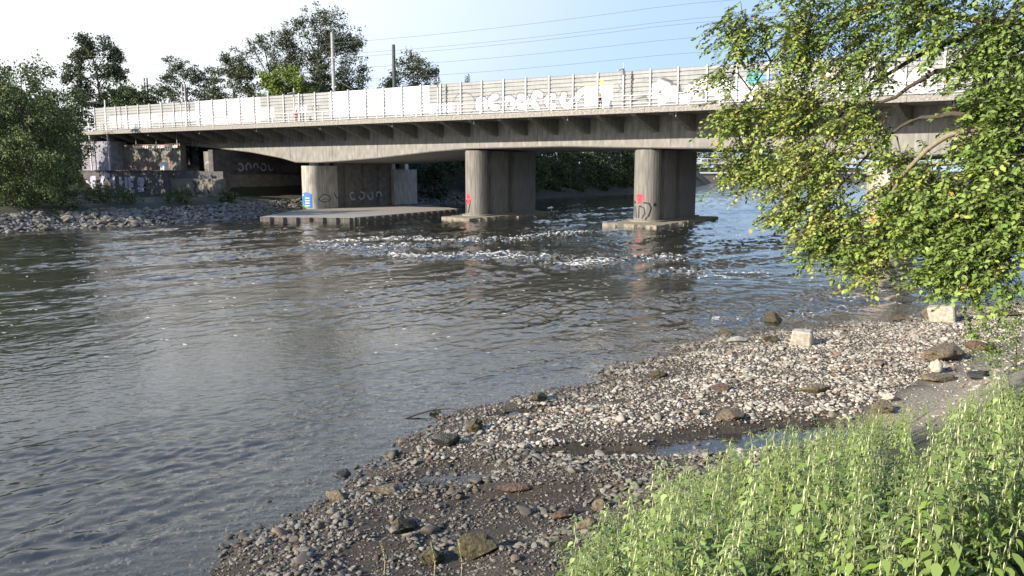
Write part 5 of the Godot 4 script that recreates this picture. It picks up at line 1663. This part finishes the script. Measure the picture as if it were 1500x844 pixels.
# ------------------------------------------------------------------ nettles on the bank
func nettle_meshes(seed_: int, h: float, tone: float) -> Array:
	var r := RandomNumberGenerator.new()
	r.seed = seed_
	var st := MB.new()
	var lf := MB.new()
	var fl := MB.new()
	var stems := 3
	for sidx in stems:
		var foot := Vector3(r.randf_range(-0.09, 0.09), 0, r.randf_range(-0.09, 0.09))
		var hh: float = h * [1.05, 0.75, 0.5][sidx] * r.randf_range(0.85, 1.05)
		var lean := Vector3(r.randf_range(-0.2, 0.2), 0, r.randf_range(-0.2, 0.2)) * hh
		var pts := PackedVector3Array()
		var rr := PackedFloat32Array()
		for e in 6:
			var k := e / 5.0
			pts.append(foot + Vector3(0, hh * k, 0) + lean * k * k)
			rr.append(lerpf(0.006, 0.0022, k))
		st.col = Color(0.13, 0.17, 0.05)
		st.tube(pts, rr, 5)
		var nodes := int(hh / 0.05)
		for e in nodes:
			var k := (e + 0.6) / nodes
			var p := foot + Vector3(0, hh * k, 0) + lean * k * k
			var az := e * 1.57 + r.randf_range(-0.4, 0.4)
			var top := smoothstep(0.5, 0.95, k)
			for f in 2:
				var o := Vector3(cos(az + f * PI), 0, sin(az + f * PI))
				var l := lerpf(0.12, 0.055, top) * r.randf_range(0.75, 1.2)
				var d := (o + Vector3(0, lerpf(-0.15, 0.15, top) - r.randf_range(0.1, 0.7), 0)).normalized()
				var c := Color(0.13, 0.20, 0.04).lerp(Color(0.26, 0.33, 0.10), r.randf_range(0.0, 1.0))
				if r.randf() < 0.15: c = Color(0.16, 0.25, 0.035)
				lf.col = c * r.randf_range(0.85, 1.15) * tone
				var pet := p + o * 0.025
				var sd := d.cross(Vector3.UP).normalized()
				lf.blade(pet, d, sd, l, l * 0.46, l * 0.12)
			if k > 0.42:
				for f in 4:
					var a2 := az + 0.8 + f * 1.57 + r.randf_range(-0.3, 0.3)
					var o := Vector3(cos(a2), 0, sin(a2))
					fl.col = Color(0.38, 0.42, 0.20) * r.randf_range(0.8, 1.15) * tone
					var l := r.randf_range(0.03, 0.075) * lerpf(1.2, 0.6, smoothstep(0.8, 1.0, k))
					var d1 := (o + Vector3(0, 0.25, 0)).normalized()
					var m := p + d1 * l * 0.6
					fl.leaf(p, d1, d1.cross(Vector3.UP).normalized(), l * 0.8, 0.007, 0.001)
					var d2 := (o * 0.35 + Vector3(0, -1, 0)).normalized()
					fl.leaf(m, d2, d2.cross(o).normalized() if absf(d2.cross(o).length()) > 0.1 else Vector3.RIGHT, l * 1.1, 0.007, 0.001)
	return [st.mesh(), lf.mesh(), fl.mesh()]

func nettles() -> void:
	var kinds := []
	for k in 7: kinds.append(nettle_meshes(500 + k, 1.15, [1.0, 0.8, 1.12, 0.62, 1.0, 0.9, 0.7][k]))
	var spots := []
	var tries := 0
	var band := [Vector2(0.08, 0.47), Vector2(0.25, 0.36), Vector2(0.47, 0.305), Vector2(0.56, 0.292), Vector2(0.66, 0.25)]
	while tries < 9000:
		tries += 1
		var x := rng.randf_range(-0.6, 16.0)
		var z := -rng.randf_range(4.5, 22.0)
		if x > -z * 0.78 + 0.6: continue
		var h := land(x, z)
		if not (info == 2 or (info == 1 and toe_d > -0.9)) or (toe_d < 0.3 and rng.randf() > 0.35): continue
		# keep the sight line to the pool and path free: lower growth further out
		var far := smoothstep(13.0, 20.0, -z)
		var sc := (rng.randf_range(0.75, 1.45) + 0.9 * n_mid.get_noise_2d(x * 8.0, z * 8.0)) * lerpf(1.0, 0.5, far)
		if toe_d < 0.3: sc *= 0.6
		var tip := h + 1.15 * sc
		var ang := (6.0 - tip) / -z
		# growth may not rise above the band of nettles seen from the path above
		var bx := x / -z
		var lim := 0.47
		for e in band.size() - 1:
			if bx >= band[e].x: lim = lerpf(band[e].y, band[e + 1].y, clampf((bx - band[e].x) / (band[e + 1].x - band[e].x), 0, 1))
		if ang < lim or bx < 0.075: continue
		var ok := true
		for q: Array in spots:
			if Vector2(q[0] - x, q[1] - z).length_squared() < 0.026 * (1.0 + -z * 0.06):
				ok = false
				break
		if ok: spots.append([x, z, h, sc, (6.0 - h) / -z])
	spots.sort_custom(func(a, b): return a[3] / -a[1] > b[3] / -b[1])
	var rest := []
	for k in 7: rest.append([Copies.new(), Copies.new(), Copies.new()])
	for i in spots.size():
		var q: Array = spots[i]
		var kd: Array = kinds[i % 7]
		var tr := Transform3D(Basis(Vector3.UP, rng.randf() * TAU).scaled(Vector3.ONE * float(q[3])), Vector3(q[0], q[2] - 0.03, q[1]))
		if i < 290:
			var t := thing("nettle", "tall stinging nettle with pale drooping seed strings in the thicket on the near bank", "plant", tr, "nettles on the near bank")
			obj("stem", kd[0], M.leaf, t)
			obj("leaves", kd[1], M.leaf, t).set_meta("kind", "stuff")
			obj("seed_strings", kd[2], M.leaf, t).set_meta("kind", "stuff")
		else:
			for e in 3: rest[i % 7][e].add(tr, Color(1, 1, 1))
	for k in 7:
		for e in 3:
			scatter("nettle_thicket", rest[k][e], kinds[k][e], M.leaf, "further stinging nettles filling the thicket on the near bank", "plants")
	print("nettles ", spots.size())
	# a leafy shrub at the right edge above the path
	tree("bank_shrub", "leafy shrub at the right edge beside the sandy path", Vector3(13.1, land(13.1, -19.9), -19.9), 1.7, 1.1, 0.0, 60, 30, 0.075, [Color(0.09, 0.15, 0.03), Color(0.12, 0.17, 0.04), Color(0.06, 0.1, 0.02)], {"category": "bush", "limbs": 9, "twigs": 2, "trunk": 0.03, "clump": 1.2})
	# dry grass stalks at the bottom edge
	for q: Array in [[-1.9, -10.9, 0.5, "leftmost dry pale grass stalk at the bottom edge"], [-1.15, -10.8, 0.6, "dry pale grass stalk at the bottom edge between two others"], [-0.75, -10.75, 0.62, "rightmost dry pale grass stalk at the bottom edge"]]:
		var t := thing("grass_stalk", q[3], "grass", Transform3D(Basis.IDENTITY, Vector3(q[0], land(q[0], q[1]), q[1])), "dry grass stalks at the bottom edge")
		var b := MB.new()
		b.col = Color(0.45, 0.42, 0.2)
		b.tube(PackedVector3Array([Vector3.ZERO, Vector3(0.02, q[2] * 0.5, 0), Vector3(-0.04, q[2], 0)]), PackedFloat32Array([0.006, 0.005, 0.003]), 4)
		obj("stem", b.mesh(), M.leaf, t)
		var e := MB.new()
		for k in 26:
			e.col = Color(0.5, 0.46, 0.2) * rng.randf_range(0.8, 1.1)
			var p := Vector3(-0.04 * k / 26.0, q[2] * (0.45 + 0.55 * k / 26.0), 0)
			var d := Vector3(rng.randf_range(-1, 1), 1.2, rng.randf_range(-1, 1)).normalized()
			e.leaf(p, d, d.cross(Vector3.RIGHT).normalized(), 0.06, 0.014, 0.002)
		obj("ear", e.mesh(), M.leaf, t)

# ------------------------------------------------------------------ left bank stones
func riprap() -> void:
	var shapes: Array[ArrayMesh] = []
	for k in 5: shapes.append(stone_mesh(300 + k, 0.7, 0.55, 14))
	var all := []
	for k in 6000:
		var i := rng.randi_range(2, 10)
		var a := left_shore[i]
		var b := left_shore[i + 1]
		var e := (b - a).normalized()
		var p := a.lerp(b, rng.randf()) + Vector2(e.y, -e.x) * rng.randf_range(-0.6, 4.4)
		if from_line(left_shore, p, -1.0) < -0.8: continue
		var h := land(p.x, p.y)
		var sz := rng.randf_range(0.2, 0.6)
		if rng.randf() < 0.05: sz *= 2.0
		var tone := rng.randf()
		var c := Color(0.32, 0.315, 0.30).lerp(Color(0.12, 0.118, 0.11), tone)
		all.append([sz / Vector2(p.x, p.y).length(), Transform3D(turned(Vector3(sz * 1.3, sz * 0.8, sz), 0.5), Vector3(p.x, h + sz * 0.12, p.y)), c, rng.randi() % 5])
	all.sort_custom(func(a, b): return a[0] > b[0])
	var rest: Array[Copies] = []
	for k in 5: rest.append(Copies.new())
	for k in all.size():
		var q: Array = all[k]
		if k < 220:
			var c: Color = q[2]
			var o := obj("riprap_stone", shapes[q[3]], M.stone_tones[1 if c.r > 0.2 else 2])
			o.transform = q[1]
			tag(o, "angular grey stone of the bank facing along the left shore", "stone", "bank stones along the left shore")
		else:
			rest[q[3]].add(q[1], q[2])
	for k in 5:
		scatter("bank_stones", rest[k], shapes[k], M.stone, "smaller angular stones filling the left bank facing", "stones")

func white_water() -> void:
	var shapes: Array[ArrayMesh] = [stone_mesh(401, 0.5, 0.7, 0), stone_mesh(402, 0.45, 0.8, 0)]
	var heap: Array[Copies] = [Copies.new(), Copies.new()]
	for qi in rapids.size():
		var q: Array = rapids[qi]
		var a: Vector2 = q[0]
		var b: Vector2 = q[1]
		var L := a.distance_to(b)
		var near := a.y > -40.0
		for k in int(L * (300 if near else 800)):
			var g := rng.randf()
			var p := a.lerp(b, g) + Vector2(rng.randfn(0, 0.35 if near else 0.9), rng.randfn(0, 0.3 if near else 0.8))
			var lace := 0.5 - absf(n_wave.get_noise_2d(p.x * 0.9 + 70.0, p.y * 0.7)) * 2.6
			var crest := wave(p.x, p.y)
			if lace + crest * 2.0 < 0.42 + 0.25 * n_low.get_noise_2d(p.x * 14.0, p.y * 14.0) and rng.randf() > 0.02: continue
			lace = maxf(lace, 0.0)
			var sz := rng.randf_range(0.012, 0.035) if near else rng.randf_range(0.025, 0.08)
			sz *= 0.6 + lace
			var tr := Transform3D(Basis(Vector3.UP, rng.randf_range(-0.5, 0.5)) * Basis.from_scale(Vector3(sz * rng.randf_range(1.2, 2.6), sz * rng.randf_range(0.4, 1.0), sz)), Vector3(p.x, crest + 0.008, p.y))
			heap[k % 2].add(tr, Color(1, 1, 1))
	# stray flecks drifting down from the rapids
	for k in 5000:
		var p := Vector2(rng.randf_range(-40, 22), -rng.randf_range(24, 82))
		if absf(p.x) > -p.y * 0.7: continue
		if from_line(right_shore, p, 1.0) > -1.0 or from_line(left_shore, p, -1.0) > -2.0: continue
		var lace := n_wave.get_noise_2d(p.x * 0.5 + 20.0, p.y * 0.9)
		if lace < 0.34: continue
		var sz := rng.randf_range(0.02, 0.06)
		heap[k % 2].add(Transform3D(Basis(Vector3.UP, rng.randf_range(-0.4, 0.4)) * Basis.from_scale(Vector3(sz * 3.0, sz * 0.5, sz)), Vector3(p.x, wave(p.x, p.y) + 0.004, p.y)), Color(1, 1, 1))
	for k in 2:
		scatter("river_foam", heap[k], shapes[k], M.foam, "white foam of the rapids in front of the bridge", "foam")

# ------------------------------------------------------------------ people
func figure(bones: Array, cell: float, tint: Callable) -> MB:
	var lo := Vector3(9, 9, 9)
	var hi := -lo
	for q: Array in bones:
		for e in 2:
			var rr: float = q[2 + e] + cell * 2.0
			lo = lo.min(q[e] - Vector3.ONE * rr)
			hi = hi.max(q[e] + Vector3.ONE * rr)
	var n := Vector3i(((hi - lo) / cell).ceil()) + Vector3i.ONE
	var val := PackedFloat32Array()
	val.resize(n.x * n.y * n.z)
	val.fill(1.0)
	for q: Array in bones:
		var a: Vector3 = q[0]
		var b: Vector3 = q[1]
		var ra: float = q[2]
		var rb: float = q[3]
		var m := maxf(ra, rb) + 0.08
		var i0 := Vector3i(((a.min(b) - Vector3.ONE * m - lo) / cell).floor()).max(Vector3i.ZERO)
		var i1 := Vector3i(((a.max(b) + Vector3.ONE * m - lo) / cell).ceil()).min(n - Vector3i.ONE)
		var ab := b - a
		var ll := maxf(ab.length_squared(), 1e-6)
		for z in range(i0.z, i1.z + 1):
			for y in range(i0.y, i1.y + 1):
				for x in range(i0.x, i1.x + 1):
					var p := lo + Vector3(x, y, z) * cell
					var k := clampf((p - a).dot(ab) / ll, 0, 1)
					var d := (p - a - ab * k).length() - lerpf(ra, rb, k)
					var at := (z * n.y + y) * n.x + x
					var o := val[at]
					var s := 0.035
					var hh := clampf(0.5 + 0.5 * (o - d) / s, 0, 1)
					val[at] = lerpf(o, d, hh) - s * hh * (1.0 - hh)
	var out := MB.new()
	var idx := {}
	for z in n.z - 1:
		for y in n.y - 1:
			for x in n.x - 1:
				var at := (z * n.y + y) * n.x + x
				var sum := Vector3.ZERO
				var cnt := 0
				var c := PackedFloat32Array()
				for k in 8:
					c.append(val[at + (k & 1) + ((k >> 1) & 1) * n.x + ((k >> 2) & 1) * n.x * n.y])
				for k in 8:
					for bit in [1, 2, 4]:
						if k & bit: continue
						var va := c[k]
						var vb := c[k | bit]
						if (va < 0.0) != (vb < 0.0):
							var f := va / (va - vb)
							var pa := Vector3(k & 1, (k >> 1) & 1, (k >> 2) & 1)
							var kb: int = k | bit
							var pb := Vector3(kb & 1, (kb >> 1) & 1, (kb >> 2) & 1)
							sum += pa.lerp(pb, f)
							cnt += 1
				if cnt:
					var p := lo + (Vector3(x, y, z) + sum / cnt) * cell
					var g := Vector3(c[1] + c[3] + c[5] + c[7] - c[0] - c[2] - c[4] - c[6], c[2] + c[3] + c[6] + c[7] - c[0] - c[1] - c[4] - c[5], c[4] + c[5] + c[6] + c[7] - c[0] - c[1] - c[2] - c[3]).normalized()
					out.col = tint.call(p)
					idx[at] = out.vert(p, g)
	var sx := 1
	var sy := n.x
	var sz := n.x * n.y
	for z in range(1, n.z - 1):
		for y in range(1, n.y - 1):
			for x in range(1, n.x - 1):
				var at := (z * n.y + y) * n.x + x
				for e: Array in [[sx, sy, sz], [sy, sz, sx], [sz, sx, sy]]:
					var v0 := val[at]
					var v1 := val[at + int(e[0])]
					if (v0 < 0.0) == (v1 < 0.0): continue
					var q := [at, at - int(e[1]), at - int(e[1]) - int(e[2]), at - int(e[2])]
					if not (idx.has(q[0]) and idx.has(q[1]) and idx.has(q[2]) and idx.has(q[3])): continue
					var f := [idx[q[0]], idx[q[1]], idx[q[2]], idx[q[3]]]
					if v0 < 0.0: f.reverse()
					out.ix.append_array(PackedInt32Array([f[0], f[1], f[2], f[0], f[2], f[3]]))
	return out

func person(label: String, at: Transform3D, stride: float, reach: float, top: Color, legs: Color, hair: Color) -> void:
	var t := thing("person", label, "person", at)
	var skin := Color(0.45, 0.28, 0.2)
	var hipl := Vector3(0.09, 0.92, 0)
	var hipr := Vector3(-0.09, 0.92, 0)
	var kl := Vector3(0.1, 0.5, stride * 0.5)
	var kr := Vector3(-0.1, 0.5, -stride * 0.25)
	var al := Vector3(0.1, 0.08, stride * 0.6)
	var ar := Vector3(-0.1, 0.1, -stride * 0.9)
	var sl := Vector3(0.19, 1.42, 0)
	var sr := Vector3(-0.19, 1.42, 0)
	var el := Vector3(0.26, 1.15, -0.05 + reach * 0.4)
	var er := Vector3(-0.26, 1.15, 0.02 + reach * 0.4)
	var wl := Vector3(0.24, 0.96 + reach * 0.2, 0.08 + reach)
	var wr := Vector3(-0.24, 0.94 + reach * 0.2, 0.14 + reach)
	var bones := [[hipl, kl, 0.085, 0.06], [hipr, kr, 0.085, 0.06], [kl, al, 0.058, 0.04], [kr, ar, 0.058, 0.04], [al + Vector3(0, -0.035, -0.03), al + Vector3(0, -0.045, 0.15), 0.045, 0.035], [ar + Vector3(0, -0.05, -0.03), ar + Vector3(0, -0.06, 0.15), 0.045, 0.035], [Vector3(0.05, 0.97, 0), Vector3(-0.05, 0.97, 0), 0.13, 0.13], [Vector3(0, 0.97, 0), Vector3(0, 1.3, 0.0), 0.13, 0.15], [Vector3(0.1, 1.36, 0), Vector3(-0.1, 1.36, 0), 0.12, 0.12], [sl, el, 0.062, 0.045], [sr, er, 0.062, 0.045], [el, wl, 0.043, 0.03], [er, wr, 0.043, 0.03], [Vector3(0, 1.42, 0), Vector3(0, 1.54, 0.01), 0.058, 0.055], [Vector3(0, 1.60, 0.015), Vector3(0, 1.66, 0.0), 0.085, 0.098], [Vector3(0, 1.58, 0.09), Vector3(0, 1.61, 0.11), 0.016, 0.012]]
	for h: Vector3 in [wl, wr]:
		bones.append([h, h + Vector3(0, -0.07, 0.02), 0.03, 0.034])
	var tint := func(p: Vector3) -> Color:
		if p.y > 1.49: return skin
		if (absf(p.x) > 0.19 and p.y < 1.02) : return skin
		if p.y > 0.93: return top
		if p.y < 0.09: return Color(0.03, 0.03, 0.03)
		return legs
	var b := figure(bones, 0.026, tint)
	# five short fingers on each hand
	for h: Vector3 in [wl, wr]:
		b.col = skin
		for f in 5:
			var o := h + Vector3(0, -0.09, 0.02) + Vector3(0, 0, (f - 1.5) * 0.018)
			if f == 4: o = h + Vector3(0, -0.05, 0.05)
			var l: float = [0.06, 0.075, 0.07, 0.055, 0.05][f]
			b.tube(PackedVector3Array([o, o + Vector3(0, -l * 0.55, 0.006), o + Vector3(-0.01 * signf(h.x), -l, 0.016)]), PackedFloat32Array([0.01, 0.009, 0.006]), 5)
	obj("body", b.mesh(), M.body, t)
	var hb := figure([[Vector3(0, 1.66, -0.03), Vector3(0, 1.69, -0.01), 0.098, 0.1], [Vector3(0, 1.58, -0.07), Vector3(0, 1.5, -0.075), 0.07, 0.04]], 0.024, func(_p: Vector3) -> Color: return hair)
	obj("hair", hb.mesh(), M.body, t)

func people() -> void:
	person("person in black top and dark trousers walking on the bridge walkway", on_bridge(-36.1, DECK + 0.02, 1.0) * Transform3D(Basis(Vector3.UP, PI * 0.5), Vector3.ZERO), 0.3, 0.0, Color(0.02, 0.02, 0.022), Color(0.045, 0.045, 0.05), Color(0.30, 0.24, 0.16))
	person("dark haired person in red top leaning at the bridge railing", on_bridge(-80.9, DECK + 0.02, 0.62), 0.05, 0.2, Color(0.50, 0.10, 0.10), Color(0.35, 0.08, 0.08), Color(0.02, 0.016, 0.014))

# ------------------------------------------------------------------ the whole
func sky_image() -> ImageTexture:
	var w := 1024
	var h := 512
	var im := Image.create(w, h, false, Image.FORMAT_RGBF)
	var to_sun := Vector3(-0.84, 0.0, 0.54).normalized() * cos(deg_to_rad(24.0)) + Vector3(0, sin(deg_to_rad(24.0)), 0)
	var fn := FastNoiseLite.new()
	fn.seed = 12
	fn.frequency = 1.6
	fn.fractal_octaves = 4
	for j in h:
		var el := PI * (0.5 - (j + 0.5) / h)
		for i in w:
			var az := TAU * (i + 0.5) / w
			var d := Vector3(sin(az) * cos(el), sin(el), -cos(az) * cos(el))
			var y := maxf(d.y, 0.0)
			var c := Color(0.38, 0.51, 0.60).lerp(Color(0.07, 0.19, 0.50), pow(y, 0.5))
			# thin bright haze, denser towards the sun's side and low down
			var g := d.dot(to_sun)
			var hz := smoothstep(-0.70, -0.05, g) * (1.0 - smoothstep(0.16, 0.85, y)) * (0.85 + 0.3 * fn.get_noise_3d(d.x, d.y * 3.0, d.z))
			c = c.lerp(Color(0.62, 0.63, 0.63), clampf(hz, 0.0, 1.0))
			im.set_pixel(i, j, c)
	return ImageTexture.create_from_image(im)

func _ready() -> void:
	rng.seed = 20240914
	n_low.seed = 3; n_low.frequency = 0.02; n_low.fractal_octaves = 2
	n_mid.seed = 4; n_mid.frequency = 0.08; n_mid.fractal_octaves = 3
	n_wave.seed = 6; n_wave.frequency = 0.9; n_wave.fractal_octaves = 2
	# camera
	var cam := Camera3D.new()
	cam.name = "camera"
	cam.fov = 40.3
	cam.near = 0.1
	cam.far = 3000.0
	cam.position = Vector3(0, 6, 0)
	cam.rotation_degrees = Vector3(-8.5, 0, 0)
	add_child(cam)
	cam.current = true
	# sky and exposure
	var we := WorldEnvironment.new()
	var env := Environment.new()
	env.background_mode = Environment.BG_SKY
	var sky := Sky.new()
	var pm := PanoramaSkyMaterial.new()
	pm.panorama = sky_image()
	sky.sky_material = pm
	env.sky = sky
	env.background_energy_multiplier = 1.0
	env.tonemap_mode = Environment.TONE_MAPPER_LINEAR
	env.tonemap_exposure = 1.95
	env.sdfgi_enabled = true
	env.ssao_enabled = true
	env.ssil_enabled = true
	we.environment = env
	add_child(we)
	# low sun from the left, a little behind the viewer
	var sun := DirectionalLight3D.new()
	sun.name = "sun"
	sun.light_energy = 1.6
	sun.light_color = Color(1.0, 0.955, 0.89)
	sun.light_angular_distance = 0.5
	sun.shadow_enabled = true
	var dir := -(Vector3(-0.84, 0.0, 0.54).normalized() * cos(deg_to_rad(24.0)) + Vector3(0, sin(deg_to_rad(24.0)), 0))
	add_child(sun)
	sun.look_at_from_position(Vector3.ZERO, dir, Vector3.UP)
	make_materials()
	BR = Transform3D(Basis(Vector3.UP, deg_to_rad(-31.0)), Vector3(39.86, 0, -66.33))
	var t0 := Time.get_ticks_msec()
	# setting
	var gx := axis([[-1500, -300, 150], [-300, -100, 12], [-100, -30, 2.0], [-30, -10, 1.0], [-10, 22, 0.22], [22, 60, 1.2], [60, 320, 8], [320, 1500, 150]])
	var gz := axis([[-1700, -560, 120], [-560, -250, 9], [-250, -130, 3.0], [-130, -70, 1.6], [-70, -34, 0.9], [-34, -2, 0.22], [-2, 60, 6], [60, 400, 80]])
	tag(obj("ground", sheet(gx, gz, ground_at), M.ground), "", "", "", "structure")
	var wx := axis([[-160, -70, 4], [-70, -32, 0.6], [-32, -20, 0.2], [-20, 9, 0.11], [9, 24, 0.2], [24, 70, 0.8], [70, 330, 6]])
	var wz := axis([[-540, -240, 8], [-240, -130, 1.6], [-130, -80, 0.6], [-80, -45, 0.32], [-45, -26, 0.2], [-26, -9, 0.085], [-9, -4, 0.3], [-4, 20, 4]])
	sheet_color = Color(1, 1, 1)
	tag(obj("river_water", sheet(wx, wz, wave), M.water), "", "", "", "structure")
	print("land ", Time.get_ticks_msec() - t0)
	bridge()
	piers()
	left_bank_walls()
	railway()
	noise_barrier()
	railing()
	print("bridge ", Time.get_ticks_msec() - t0)
	background_trees()
	distance()
	print("trees ", Time.get_ticks_msec() - t0)
	near_tree()
	lamps()
	people()
	print("people ", Time.get_ticks_msec() - t0)
	riprap()
	white_water()
	boulders()
	gravel()
	print("stones ", Time.get_ticks_msec() - t0)
	nettles()
	print("all ", Time.get_ticks_msec() - t0)
